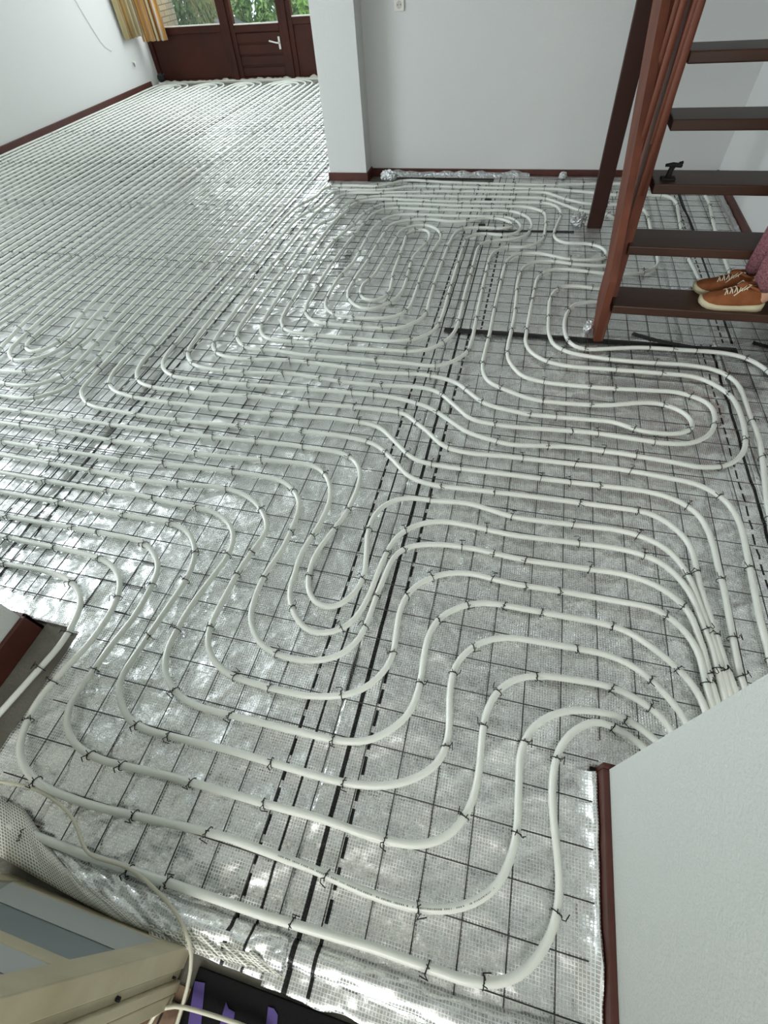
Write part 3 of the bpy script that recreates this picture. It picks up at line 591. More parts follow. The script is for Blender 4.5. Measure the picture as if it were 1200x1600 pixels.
def build_pipe(ch):
    raw = world(ch['pts']); path = smooth_path(raw); tp = thin(path)
    o = MB().tube([Vector((p.x, p.y, p.z+.0015*mnoise.noise(p*2))) for p in tp], PR, 10).build('heating_pipe', M['pipe'], None, True)
    # ties
    S = [0]
    for a, b in zip(path, path[1:]): S.append(S[-1]+(b-a).length)
    cand = []; nxt = .12; rnd = random.Random(len(path))
    for i in range(1, len(path)-1):
        p = path[i]; t = (path[i+1]-path[i-1]).normalized()
        straight = abs(t.y) > .985 and p.y > 2.0 and p.x < -1.3
        if straight:
            rowsY = (2.92, 3.9, 5.0, 6.1, 7.2, 8.0) if p.x > -3 else (2.92, 3.85, 4.9, 6.0, 7.2, 8.0)
            hit = any((path[i-1].y-r)*(path[i].y-r) <= 0 and path[i-1].y != path[i].y for r in rowsY)
            if hit: cand.append((i, t))
            nxt = S[i]+.1
        elif S[i] >= nxt:
            cand.append((i, t)); nxt = S[i]+rnd.choice((.1, .2, .2, .3, .3))
    vis = []
    for i, t in cand:
        q = proj(path[i])
        if q is None or not (-15 < q[0] < 1215 and -15 < q[1] < 1615): continue
        if path[i].y > 6.3: continue
        vis.append(((path[i]-Vector((0, 0, CH))).length, i, t))
    vis.sort(key=lambda a: a[0]); rest = MB()
    for n, (_, i, t) in enumerate(vis):
        me = rnd.choice(tie_meshes); ang = math.atan2(t.y, t.x)+rnd.uniform(-.35, .35)
        mw = Matrix.Translation(path[i])@Matrix.Rotation(ang, 4, 'Z')
        if n < 99:
            c = bpy.data.objects.new('wire_tie', me); COL.objects.link(c); c.parent = o; c.matrix_local = mw
        else: rest.add([mw@v.co for v in me.vertices], [tuple(p.vertices) for p in me.polygons])
    if rest.v: r = rest.build('wire_ties', M['tie'], o, True); r['kind'] = 'stuff'
    return o, path
pipe_objs = {}
for ch in chains:
    o, path = build_pipe(ch); pipe_objs[ch['key']] = o; ch['path'] = path
    tag(o, LAB.get(ch['key'], 'white heating pipe in long straight runs beside the left wall'), 'heating pipe', 'heating pipes laid over the foil')
# faint print on the pipe of the second lowest bend
pp = [p for p in chains[3]['path'] if (q := proj(p)) and 425 < q[0] < 800 and 1330 < q[1] < 1425]
pm = MB(); rnd = random.Random(3)
for a, b in zip(pp, pp[1:]):
    t = (b-a).normalized(); nrm = Vector((-t.y, t.x, 0)); L = (b-a).length; u = 0
    while u < L:
        w = rnd.choice((.0015, .0025, .003)); c = a+t*u
        if rnd.random() < .72:
            c2 = c+Vector((0, 0, PR*.98)); pm.beam(c2, c2+t*w, .0028, .0008)
        u += w+.0018
if pm.v: pm.build('printed_marking', mat('faded_pipe_print', (120, 124, 120), .6), pipe_objs['R1'])

# ================================================================== STAIRCASE
st = empty('open_staircase', (.95, 2.6, 0))
tag(st, 'reddish brown wooden staircase with open treads and a slatted balustrade beside the right wall', 'staircase')
def SP(nm, mb, m, bevel=.004, smooth=False, par=st):
    o = mb.build(nm, m, par, smooth, bevel)
    if par is st: o.location = -Vector(st.location)
    return o
treads = [(.49, 2.352, 2.55), (.507, 2.519, 2.725), (.559, 2.675, 2.87), (.574, 2.802, 3.0), (.575, 2.900, 3.10), (.59, 3.03, 3.23), (.60, 3.16, 3.36), (.61, 3.29, 3.49), (.62, 3.42, 3.62), (.63, 3.55, 3.75), (.64, 3.68, 3.88)]
for i, (x, y0, y1) in enumerate(treads):
    z = .2*(i+1)
    SP('tread', MB().box((x-.02, y0, z-.04), (XR-.002, y1, z)), M['tread'], .005)
# near stringer (left side of the flight), wide leaning board
def poly_prism(pts, x0, x1):
    n = len(pts); mb = MB(); vs = [(x0(z) if callable(x0) else x0, y, z) for y, z in pts]+[(x1(z) if callable(x1) else x1, y, z) for y, z in pts]
    return mb.add(vs, [tuple(range(n)), tuple(range(n, 2*n))[::-1]]+[(i, (i+1) % n, n+(i+1) % n, n+i) for i in range(n)])
xs0 = lambda z: .432+.075*max(0, z)/1.0 if z < 2 else .582
xs1 = lambda z: xs0(z)+.045
def front(z): return 2.345+max(0, z-.02)*.62 if z < .9 else 2.345+.88*.62+(z-.9)*.68
strg = [(front(-.01), 0.0)]+[(front(z)-.02, z) for z in (.2, .4, .6, .8, 1.0, 1.4, 1.8, 2.2)]+[(front(z)+.27, z) for z in (2.2, 1.8, 1.4, 1.0, .6, .3, .1)]+[(front(0)+.12, 0.0)]
SP('stringer', poly_prism(strg, xs0, xs1), M['wood'], .004)
SP('wall_stringer', poly_prism([(y, z) for y, z in strg], XR-.04, XR-.003), M['wood'], .004)
nw = MB(); nw.hexa([(.422, 3.745, 0), (.515, 3.745, 0), (.515, 3.80, 0), (.422, 3.80, 0), (.385, 3.745, 1.10), (.487, 3.745, 1.10), (.487, 3.80, 1.10), (.385, 3.80, 1.10)])
nw.hexa([(.385, 3.745, 1.10), (.487, 3.745, 1.10), (.487, 3.80, 1.10), (.385, 3.80, 1.10), (.36, 3.745, 2.5), (.462, 3.745, 2.5), (.462, 3.80, 2.5), (.36, 3.80, 2.5)])
SP('newel_post', nw, M['wood_dark'])


def on_plane(px, py, c0, N):
    d = ray(px, py); c = Vector((0, 0, CH)); N = Vector(N); return c+d*((c0-c.dot(N))/d.dot(N))
NL = (1, 0, .044)
ol = [(925, 536), (941, 448), (1037, -95)]
orr = [(926, 538), (952, 440), (1052, -95)]
A_ = [on_plane(x, y, .43, NL) for x, y in ol]; B_ = [on_plane(x, y, .43, NL) for x, y in orr]
A_[0] = Vector((.432, 2.365, 0)); B_[0] = Vector((.432, 2.345, 0))
ext = (A_[-1]-A_[-2]).normalized()*1.2; A_.append(A_[-1]+ext); B_.append(B_[-1]+ext)
mb = MB(); n = len(A_); vs = A_+B_+[p+Vector((.032, 0, 0)) for p in A_]+[p+Vector((.032, 0, 0)) for p in B_]; fs = []
for i in range(n-1):
    fs += [(i, i+1, n+i+1, n+i), (2*n+i, 3*n+i, 3*n+i+1, 2*n+i+1), (i, 2*n+i, 2*n+i+1, i+1), (n+i, n+i+1, 3*n+i+1, 3*n+i)]
fs += [(0, n, 3*n, 2*n), (n-1, 3*n-1, 4*n-1, 2*n-1)]
SP('outer_string', mb.add(vs, fs), M['wood'], 0)
for px, py in ((985, 284), (1002, 200), (1018, 113), (1033, 20), (1003, 296), (1023, 215)):
    b0 = on_plane(px, py, .425, (1, 0, 0)) if px != 1003 and px != 1023 else on_plane(px, py, .448, (1, 0, 0))
    SP('baluster', MB().tube([b0+Vector((0, 0, -.02)), b0+Vector((.0, 0, .3)), Vector((b0.x, b0.y, 2.46))], [.011, .0125, .0125], 10), M['wood'], 0, True)
SP('handrail', MB().beam((.43, 2.50, 1.62), (.43, 2.95, 2.46), .045, .07), M['wood'], .006)

# ================================================================== SMALL THINGS ON THE STAIRS AND FLOOR
tp = empty('clamp_tool', (.60, 2.74, .60)); tag(tp, 'small black plastic tool lying at the left end of the third stair tread', 'tool')
MB().box((-.03, -.02, 0), (.03, .02, .008)).build('base_plate', M['dark'], tp, bevel=.002)
MB().tube([(0, 0, .006), (0, .003, .03), (.004, 0, .05)], [.014, .011, .013], 10).build('body', M['dark'], tp, True)
MB().tube([(-.028, .004, .052), (0, 0, .056), (.03, -.002, .054), (.04, 0, .050)], [.006, .009, .009, .006], 8).tube([(.026, .0, .06), (.04, .004, .063)], .007, 8).build('grip', M['dark'], tp, True)

def wad(x, y, r, label, z=.01, sc=(1, 1, .9)):
    mb = MB().ball((0, 0, 0), r*sc[0], r*sc[1], r*sc[2], 22, 14, lambda d: 1+.35*mnoise.noise(d*3.3+Vector((x*9, y, 0))))
    o = mb.build('foil_wad', M['wad'], None); o.location = (x, y, z+r*sc[2]*.85); return tag(o, label, 'foil wad')
w = W(908, 356, .0); wad(w.x-.03, w.y+.01, .05, 'round crumpled foil wad against the dark newel post by the back wall')
w = W(922, 530, .0); wad(w.x-.022, w.y+.03, .03, 'small shiny foil wad squeezed against the foot of the near stair stringer', sc=(.7, .9, 1.4))
w = W(878, 282, .0); wad(w.x, w.y, .03, 'tiny bright foil scrap by the back wall left of the dark newel post')
w = W(608, 284, .0); wad(w.x, w.y, .05, 'crumpled foil lump by the white wall next to the white column', sc=(1.4, .6, .8))

def strip(name, label, px, w, m, z=.012, cat='tape'):
    P = [W(x, y, z) for x, y in px]; mb = MB(); vs = []
    n = 24; Q = []
    for i in range(n+1):
        t = i/n*(len(P)-1); k = min(int(t), len(P)-2); Q.append(P[k].lerp(P[k+1], t-k))
    for i, p in enumerate(Q):
        t = (Q[min(i+1, n)]-Q[max(i-1, 0)]).normalized(); nn = Vector((-t.y, t.x, 0)); ww = w*(1+.18*mnoise.noise(Vector((i*.5, w*90, 0))))
        zz = Vector((0, 0, .0015*mnoise.noise(Vector((i*.6, 0, 0)))))
        vs += [p-nn*ww/2+zz, p+nn*ww/2+zz, p+nn*ww/2+zz-Vector((0, 0, .0012)), p-nn*ww/2+zz-Vector((0, 0, .0012))]
    fs = []
    for i in range(n):
        for j in range(4): fs.append((i*4+j, i*4+(j+1) % 4, i*4+4+(j+1) % 4, i*4+4+j))
    fs += [(3, 2, 1, 0), (n*4, n*4+1, n*4+2, n*4+3)]
    return tag(mb.add(vs, fs).build(name, m), label, cat)
strip('black_tape_strip', 'long black tape strip across the foil, running behind the foot of the near stringer', [(694, 515), (760, 519), (840, 525), (925, 532), (990, 536), (1060, 542), (1152, 548)], .042, M['black'])
strip('black_tape_strip', 'torn black tape flap lying askew over the long tape right of the stringer foot', [(988, 521), (1015, 529), (1045, 536), (1085, 543)], .032, M['black'], .018)
strip('black_tape_strip', 'thin black tape strip near the back wall, left of the round foil wad', [(745, 361), (800, 361), (850, 361), (897, 362)], .026, M['black'])
strip('black_tape_patch', 'short black tape patch among the pipe rows nearest the back wall', [(757, 313), (768, 313)], .075, M['black'], cat='tape')
strip('black_tape_patch', 'short black tape patch left of the thin tape strip', [(748, 352), (758, 352)], .055, M['black'], cat='tape')
strip('black_tape_scrap', 'dark torn tape scrap on the foil at the right frame edge', [(1176, 535), (1200, 542), (1222, 545)], .03, M['black'], .014)
# black cable behind the stairs
pts = [W(x, y, .02) for x, y in ((1060, 304), (1066, 322), (1076, 340), (1083, 358), (1089, 372), (1100, 395))]
tag(MB().tube(smooth_path(pts), .005, 8).build('black_cable', M['dark'], None, True), 'thin black cable on the foil seen between the stair treads', 'cable')
# long white riser pipe behind the stairs is part of the coil; socket and wall cable
sk = empty('wall_socket', (-1.098, YB-.0, 1.055)); tag(sk, 'cream double wall socket high on the white back wall', 'socket')
MB().box((-.036, -.010, -.062), (.036, 0, .062)).build('cover_plate', M['plug'], sk, bevel=.004)
for dz in (-.029, .029):
    so_ = MB().tube([(0, -.011, dz), (0, -.0105, dz)], .021, 20).build('socket_well', mat('socket_recess', (196, 194, 184), .5), sk)
    for dx in (-.0095, .0095): MB().tube([(dx, -.0125, dz), (dx, -.011, dz)], .0028, 8).build('contact_hole', M['dark'], so_)
pc = []
for x, y in ((110, -14), (118, 0), (128, 18), (139, 36), (150, 54), (161, 70), (175, 80)):
    d = ray(x, y); pc.append(d*((XL+.007)/d.x)+Vector((0, 0, CH)))
tag(MB().tube(smooth_path([Vector(p) for p in pc]), .0035, 7).build('wall_cable', M['plug'], None, True), 'thin white cable hanging in an arc down the left wall', 'cable')
wb = empty('wall_bracket', (XL, 8.20, .33)); tag(wb, 'small grey cable connector on the left wall below the curtain', 'connector')
MB().box((0, -.03, -.012), (.022, .03, .014)).build('housing', M['plug'], wb, bevel=.003); MB().box((.022, -.028, -.04), (.026, -.018, .006)).build('clip', M['dark'], wb)
cj = empty('corner_plug', (-5.74, 8.56, 0)); cj.scale = (1.2, 1.2, 1.2); tag(cj, 'black plug with a white base in the far left corner', 'plug')
MB().box((-.035, -.03, .004), (.035, .03, .045)).build('white_base', M['plug'], cj, bevel=.005)
MB().ball((0, 0, .085), .045, .035, .045, 12, 8).tube([(.03, 0, .09), (.06, .01, .12)], .012, 8).build('black_body', M['dark'], cj, True)

# printed letters on the foil
def letters(txt, px, size, rz, label=None):
    cu = bpy.data.curves.new('printed_letters', 'FONT'); cu.body = txt; cu.size = size; cu.extrude = .0004
    o = bpy.data.objects.new('printed_letters', cu); COL.objects.link(o); dg = bpy.context.evaluated_depsgraph_get()
    me = bpy.data.meshes.new_from_object(o.evaluated_get(dg)); bpy.data.objects.remove(o)
    m = link('printed_letters', me, mat('grey_foil_print', (128, 130, 130), .5)); p = W(px[0], px[1], .0135); m.location = p; m.rotation_euler = (0, 0, rz); return m
sheets = [o for o in COL.objects if o.name.startswith('foil_sheet')]
for t, px, sz in (('E', (541, 417), .085), ('M', (547, 407), .085), ('P', (553, 396), .085), ('2', (529, 397), .085), ('2', (536, 385), .085)):
    lm = letters(t, px, sz, math.radians(90)); lm.parent = sheets[3]

# ================================================================== HALL CORNER, BOTTOM LEFT
struct('floor_hall', MB().box((-1.38, -3.1, -.0115), (-.43, -.30, -.009)), M['tile'])
mt = MB().box((-.452, -1.0, -.0115), (.38, -.262, -.004)); tag(mt.build('black_floor_mat', M['mat'], None, bevel=.002), 'flat black rubber mat on the floor below the bottom foil edge', 'mat')
def tape_piece(px, label):
    P = [W(x, y, -.0015) for x, y in px]; n = len(P); vs = P+[p-Vector((0, 0, .0012)) for p in P]
    mb = MB().add(vs, [tuple(range(n)), tuple(range(n, 2*n))[::-1]]+[(i, (i+1) % n, n+(i+1) % n, n+i) for i in range(n)])
    return tag(mb.build('purple_tape_piece', M['purple']), label, 'tape', 'purple tape pieces on the black mat')
tape_piece([(304, 1533), (320, 1536), (312, 1625), (290, 1625)], 'long purple tape piece at the left edge of the black mat')
tape_piece([(353, 1566), (357, 1576), (367, 1582), (360, 1625), (338, 1625), (346, 1590)], 'torn purple tape piece in the middle of the three on the black mat')
tape_piece([(419, 1573), (428, 1576), (434, 1586), (431, 1625), (413, 1625)], 'torn purple tape piece at the right of the three on the black mat')
# white door leaf with a blue grey panel, seen from above
A0 = Vector((-.485, -.235, -.008)); dl = empty('cupboard_door', A0); dl.rotation_euler = (0, 0, PI-.012)
tag(dl, 'yellowed white cupboard door with recessed blue grey panels standing in the bottom left corner', 'door')
# local x = along the leaf (to the left in the photo), local y = away (-Y), z up
def DP(nm, mb, m, bevel=.002, par=dl): return mb.build(nm, m, par, bevel=bevel)
DP('stile', MB().box((0, 0, 0), (.055, .040, 2.0)), M['cream'])
DP('stile', MB().box((.465, 0, 0), (.520, .040, 2.0)), M['cream'])
DP('rail', MB().box((.055, .002, 0), (.465, .040, .055)), M['cream'])
DP('rail', MB().box((.055, .002, .395), (.465, .040, .445)), M['cream'])
DP('rail', MB().box((.055, .002, 1.94), (.465, .040, 2.0)), M['cream'])
bd = MB()
for (z0, z1) in ((.055, .395), (.445, 1.94)):
    o_, i_ = (.055, z0, .465, z1), (.075, z0+.075 if z0 < .1 else z0+.02, .445, z1-.02)
    q = [(o_[0], .004, o_[1]), (o_[2], .004, o_[1]), (o_[2], .004, o_[3]), (o_[0], .004, o_[3]), (i_[0], .026, i_[1]), (i_[2], .026, i_[1]), (i_[2], .026, i_[3]), (i_[0], .026, i_[3])]
    bd.add(q, [(0, 1, 5, 4), (1, 2, 6, 5), (2, 3, 7, 6), (3, 0, 4, 7)])
DP('glazing_bead', bd, mat('pale_grey_bead', (176, 180, 176), .45), 0)
DP('panel', MB().box((.06, .027, .06), (.46, .034, .39)), M['greyglass'], 0)
DP('panel', MB().box((.06, .027, .45), (.46, .034, 1.935)), M['greyglass'], 0)
# jamb behind the leaf with its rebates
jb = empty('door_jamb', A0); jb.rotation_euler = (0, 0, PI-.012); tag(jb, 'yellowed cream door post with a stepped rebate behind the cupboard door', 'door post')
MB().box((.004, .041, 0), (.06, .058, 2.1)).build('rebate_strip', M['cream'], jb, bevel=.002)
MB().box((-.004, .0585, 0), (.06, .078, 2.1)).build('post', M['cream'], jb, bevel=.002)
MB().box((-.002, .080, 0), (.06, .105, 2.1)).build('outer_lining', M['cream'], jb, bevel=.002)
sc_ = MB().tube([(.003, .05, .28), (-.004, .05, .28)], .004, 8); sc_.build('screw_head', M['dark'], jb)
sc_ = MB().tube([(.003, .05, .04), (-.004, .05, .04)], .0025, 8); sc_.build('screw_head', M['dark'], jb)
# cream hose
hp = [W(x, y, z) for x, y, z in ((-60, 1215, .03), (0, 1221, .03), (60, 1235, .03), (95, 1258, .035), (115, 1280, .045), (125, 1305, .05), (132, 1328, .055), (148, 1342, .06), (168, 1345, .06), (188, 1349, .06), (215, 1365, .055), (245, 1392, .05), (275, 1425, .05), (290, 1448, .05), (299, 1475, .045), (300, 1510, .03), (294, 1545, .02), (286, 1572, .015), (274, 1605, .01), (262, 1650, .01))]
tag(MB().tube(smooth_path(hp), .0042, 10).build('cream_hose', M['hose'], None, True), 'thin cream hose winding over the gridded foil edge at the lower left', 'hose')
hp = [W(x, y, z) for x, y, z in ((218, 1640, .01), (228, 1600, .01), (240, 1580, .015), (258, 1570, .02), (290, 1574, .018), (320, 1583, .014), (350, 1592, .012), (390, 1606, .01), (420, 1622, .01))]
tag(MB().tube(smooth_path(hp), .0042, 10).build('cream_hose', M['hose'], None, True), 'short loop of cream hose crossing the purple tape at the bottom edge', 'hose')
for px, lb in ((((245, 1602), (258, 1572), (262, 1560), (290, 1575)), 'black seam outline of a floor tile beside the cream hose loop'),):
    tag(MB().tube([W(x, y, -.006) for x, y in px], .0022, 6).build('tile_trim', M['dark'], None), lb, 'trim')

# ================================================================== CURTAIN
def curtain(path, z0, z1, label, seed, stripes):
    P = smooth_path([Vector((x, y, 0)) for x, y in path], .008, 1); mb = MB(); vs = []; uv = []; L = 0; nz = 8
    for i, p in enumerate(P):
        t = (P[min(i+1, len(P)-1)]-P[max(i-1, 0)]).normalized(); nn = Vector((-t.y, t.x, 0)); L += .008
        a = .035*math.sin(L*2*PI/.085+seed)
        for k in range(nz+1):
            z = z0+(z1-z0)*k/nz; vs.append(p+nn*a*(1-.25*k/nz)+Vector((0, 0, z))); uv.append((L, z))
    fs = [(i*(nz+1)+k, i*(nz+1)+k+1, (i+1)*(nz+1)+k+1, (i+1)*(nz+1)+k) for i in range(len(P)-1) for k in range(nz)]
    me = bpy.data.meshes.new('curtain'); me.from_pydata([tuple(v) for v in vs], [], fs); me.update(); ul = me.uv_layers.new(name='UVMap')
    for p in me.polygons:
        p.use_smooth = True
        for li in p.loop_indices: ul.data[li].uv = uv[me.loops[li].vertex_index]
    m = bpy.data.materials.new('striped_curtain'); m.use_nodes = True; h = NT(m); b = m.node_tree.nodes['Principled BSDF']
    tc = h.n('ShaderNodeTexCoord'); sp = h.n('ShaderNodeSeparateXYZ'); h.link(tc.outputs['UV'], sp.inputs[0])
    cr = h.n('ShaderNodeValToRGB'); cr.color_ramp.interpolation = 'CONSTANT'
    el = cr.color_ramp.elements; el[0].color = lin(stripes[0][1]); el[0].position = 0; el[1].position = stripes[1][0]; el[1].color = lin(stripes[1][1])
    for q, c in stripes[2:]: e = el.new(q); e.color = lin(c)
    h.link(h.m('FRACT', h.m('MULTIPLY', sp.outputs[0], 1/.19)), cr.inputs[0]); h.link(cr.outputs[0], b.inputs['Base Color']); b.inputs['Roughness'].default_value = .9
    o = link('curtain', me, m); s = o.modifiers.new('cloth', 'SOLIDIFY'); s.thickness = .003; return tag(o, label, 'curtain')
OR, CRM, BR, GY = (222, 168, 96), (224, 210, 176), (150, 108, 62), (206, 204, 200)
curtain([(-5.80, 8.14), (-5.80, 8.22), (-5.80, 8.34), (-5.77, 8.48)], .57, 2.35, 'beige pleated curtain hanging against the left wall beside the garden window', 1.0, [(0, (188, 172, 130)), (.22, (138, 112, 74)), (.34, (200, 188, 154)), (.6, (160, 130, 80)), (.82, (190, 176, 140))])
curtain([(-5.80, 8.50), (-5.70, 8.55), (-5.60, 8.58), (-5.44, 8.585)], .50, 2.35, 'orange and cream striped pleated curtain in front of the garden window', .2, [(0, OR), (.18, CRM), (.30, BR), (.36, OR), (.58, GY), (.72, OR), (.86, CRM), (.94, BR)])

# ================================================================== GARDEN
struct('ground_garden', MB().box((-11, YF+.1, -.2), (2, 16, -.06)), M['paving'])
def brick_mat():
    m = bpy.data.materials.new('pale_brick'); m.use_nodes = True; h = NT(m); b = m.node_tree.nodes['Principled BSDF']
    tc = h.n('ShaderNodeTexCoord'); mp = h.n('ShaderNodeMapping'); mp.inputs['Rotation'].default_value = (PI/2, 0, PI/2); h.link(tc.outputs['Object'], mp.inputs[0])
    bk = h.n('ShaderNodeTexBrick'); bk.inputs['Scale'].default_value = 1; bk.inputs['Brick Width'].default_value = .22; bk.inputs['Row Height'].default_value = .065; bk.inputs['Mortar Size'].default_value = .006
    bk.inputs['Color1'].default_value = lin((226, 216, 192)); bk.inputs['Color2'].default_value = lin((208, 196, 168)); bk.inputs['Mortar'].default_value = lin((150, 142, 122))
    sx = h.n('ShaderNodeSeparateXYZ'); cb = h.n('ShaderNodeCombineXYZ'); h.link(tc.outputs['Object'], sx.inputs[0]); h.link(h.m('ADD', sx.outputs[1], sx.outputs[0]), cb.inputs[0]); h.link(sx.outputs[2], cb.inputs[1])
    h.link(cb.outputs[0], bk.inputs['Vector']); h.link(bk.outputs[0], b.inputs['Base Color']); b.inputs['Roughness'].default_value = .9; return m
tag(MB().box((-6.6, YF+.12, -.06), (-6.05, 10.0, 2.3)).build('brick_wall', brick_mat()), 'pale brick garden wall just outside beside the striped curtain', 'wall')
def foliage(name, label, cat, x0, x1, y, z0, z1, n, m, size, seed, depth=.35, hang=0):
    rnd = random.Random(seed); mb = MB()
    for _ in range(n):
        x = rnd.uniform(x0, x1); z = rnd.uniform(z0, z1); yy = y+depth*rnd.random()**1.5+.12*mnoise.noise(Vector((x*2, z*2, seed)))
        s = size*rnd.uniform(.6, 1.2); R = Matrix.Rotation(rnd.uniform(0, 6.28), 3, 'Z')@Matrix.Rotation(rnd.uniform(.3, 1.3), 3, 'X')@Matrix.Rotation(rnd.uniform(-1, 1), 3, 'Y')
        pr = [(0, -.6, 0), (.38, -.1, .08), (.2, .35, .05), (0, .7, 0), (-.2, .35, .05), (-.38, -.1, .08)]
        mb.add([Vector((x, yy, z))+R@Vector(p)*s for p in pr], [(0, 1, 2, 3), (0, 3, 4, 5)])
    root = empty(name, ((x0+x1)/2, y+depth, -.06)); tag(root, label, cat)
    f = mb.build('foliage', m, root); f.location = -root.location; f['kind'] = 'stuff'
    tr = MB()
    for i in range(int(10*(x1-x0))):
        x = rnd.uniform(x0, x1); pts = [Vector((x+.1*k*rnd.uniform(-1, 1), y+depth+.02*k, -.06+(z1+.06)*k/5)) for k in range(6)]; tr.tube(pts, .012, 5)
    t = tr.build('stems', M['stem'], root); t.location = -root.location; t['kind'] = 'stuff'; return root
foliage('ivy_hedge', 'dense green ivy hedge seen through the left garden window', 'hedge', -7.6, -4.9, 10.3, -.05, 1.9, 14000, M['leaf'], .08, 1)
foliage('ivy_hedge', 'green ivy hedge seen through the glass of the garden door', 'hedge', -4.9, -4.0, 10.5, -.05, 1.9, 5200, M['leaf'], .085, 2)
foliage('leafy_shrub', 'bright yellow green shrub seen through the right garden window', 'shrub', -4.0, -2.4, 10.2, -.05, 1.9, 8000, M['leaf2'], .09, 3)
hg = MB(); rnd = random.Random(5)
for i in range(34):
    x = rnd.uniform(-6.0, -5.3); z = rnd.uniform(.9, 1.7); pts = []
    for k in range(7): pts.append(Vector((x+.07*k+.02*rnd.uniform(-1, 1), 9.9+.05*rnd.random(), z-.16*k)))
    hg.tube(pts, .004, 4)
tag(hg.build('hanging_tendrils', M['stem']), 'pale dry plant tendrils hanging beside the brick garden wall', 'plant')
lg = empty('garden_lounger', (-4.50, 9.75, -.06)); tag(lg, 'grey woven garden lounger outside behind the garden door', 'lounger')
pr = [(-.60, .66), (-.52, .63), (-.40, .57), (-.15, .53), (.1, .56), (.3, .58), (.45, .52), (.5, .40)]
for nm, off, th, m in (('woven_seat', 0, .05, M['wicker']), ('frame', -.05, .03, M['dark'])):
    mb = MB(); n = len(pr); vs = [(x, y, z+off+o) for o in (0, -th) for y in (-.28, .28) for x, z in pr]
    fs = [(i, i+1, n+i+1, n+i) for i in range(n-1)]+[(2*n+i, 3*n+i, 3*n+i+1, 2*n+i+1) for i in range(n-1)]+[(i, 2*n+i, 2*n+i+1, i+1) for i in range(n-1)]+[(n+i, n+i+1, 3*n+i+1, 3*n+i) for i in range(n-1)]+[(0, n, 3*n, 2*n), (n-1, 3*n-1, 4*n-1, 2*n-1)]
    mb.add(vs, fs).build(nm, m, lg, True)
for x in (-.35, .4):
    for y in (-.24, .24): MB().tube([(x, y, 0), (x, y, .50)], .015, 6).build('leg', M['dark'], lg)

# ================================================================== PERSON ON THE FIRST TREAD
def shoe(root, loc, rz, length):
    k = length/.27
    sh = empty('shoe', loc, rz); sh.parent = root; sh.scale = (k, k, k)
    # sections along the foot: x, half width, top height, side shift
    S = [(0, .012, .030), (.012, .030, .044), (.035, .041, .054), (.07, .046, .062), (.105, .045, .074), (.135, .041, .088), (.165, .037, .098), (.195, .034, .098), (.225, .034, .100), (.250, .030, .102), (.266, .016, .096)]
    def loft(secs, zb, fz, nm, m, flare=1.0):
        N = 16; vs = []
        for x, w, zt in secs:
            zt2 = fz(x, zt)
            for j in range(N):
                a = PI*j/(N-1); c, s = math.cos(a), math.sin(a)
                vs.append((x, w*flare*(abs(c)**.55)*(1 if c > 0 else -1), zb(x)+(zt2-zb(x))*(s**.75)))
        n = len(secs); fs = [(i*N+j, i*N+j+1, (i+1)*N+j+1, (i+1)*N+j) for i in range(n-1) for j in range(N-1)]+[(i*N, (i+1)*N, (i+1)*N+N-1, i*N+N-1) for i in range(n-1)]
        fs += [tuple(range(N)), tuple((n-1)*N+j for j in range(N))[::-1]]
        return MB().add(vs, fs).build(nm, m, sh, True)
    base = lambda x: .018+.012*max(0, 1-x/.07)**2+.006*(x > .2)
    loft(S, base, lambda x, z: z, 'upper', M['leather'])
    sole = [(x, w+.004, .022) for x, w, z in S]; sole[0] = (-.004, .016, .022); sole[-1] = (.272, .020, .022)
    N = 2; vs = []; tz = lambda x: .024+.016*max(0, 1-x/.06)**1.5+.012*max(0, (x-.17)/.1); bz = lambda x: .0+.012*max(0, 1-x/.05)**2
    for x, w, _ in sole: vs += [(x, -w, bz(x)), (x, w, bz(x)), (x, w*1.04, tz(x)), (x, -w*1.04, tz(x))]
    n = len(sole); fs = [(i*4+j, i*4+(j+1) % 4, i*4+4+(j+1) % 4, i*4+4+j) for i in range(n-1) for j in range(4)]+[(3, 2, 1, 0), (n*4-4, n*4-3, n*4-2, n*4-1)]
    so2 = MB().add(vs, fs).build('sole', M['sole'], sh, True)
    lc = MB()
    for i in range(5):
        x = .088+.017*i; z = .071+.0075*i+.006
        lc.tube([(x, -.026, z-.012), (x+.004, -.012, z), (x+.008, .012, z+.001), (x+.012, .026, z-.011)], .0023, 6).tube([(x, .026, z-.012), (x+.004, .012, z), (x+.008, -.012, z+.001), (x+.012, -.026, z-.011)], .0023, 6)
    zt = .108
    lc.tube([(.165, 0, zt), (.155, -.03, zt+.006), (.13, -.045, zt-.02), (.12, -.043, zt-.035)], .0023, 6).tube([(.165, 0, zt), (.175, -.028, zt+.012), (.15, -.04, zt-.008), (.163, -.006, zt)], .0023, 6).tube([(.165, 0, zt), (.15, .03, zt+.005), (.14, .042, zt-.02)], .0023, 6)
    lc.build('laces', M['lace'], sh, True)
    tg = MB().ball((.160, 0, .104), .030, .020, .016, 12, 8); tg.build('tongue', M['leather'], sh, True)
    col_ = MB().tube([(.172+.0, .028*math.cos(a)*1.0, .0) for a in (0,)]+[(.172, .028, .1)], .001, 4)
    cl = MB(); n = 20; ring = [Vector((.214+.043*math.cos(2*PI*i/n), .031*math.sin(2*PI*i/n), .102+.008*math.cos(2*PI*i/n)*-1)) for i in range(n+1)]
    cl.tube(ring, .0065, 8, False).build('collar', M['leather'], sh, True)
    return sh
tz = .2
pe = empty('person', (1.07, 2.47, tz)); tag(pe, 'person in burgundy patterned trousers and tan suede sneakers standing on the first stair tread', 'person')
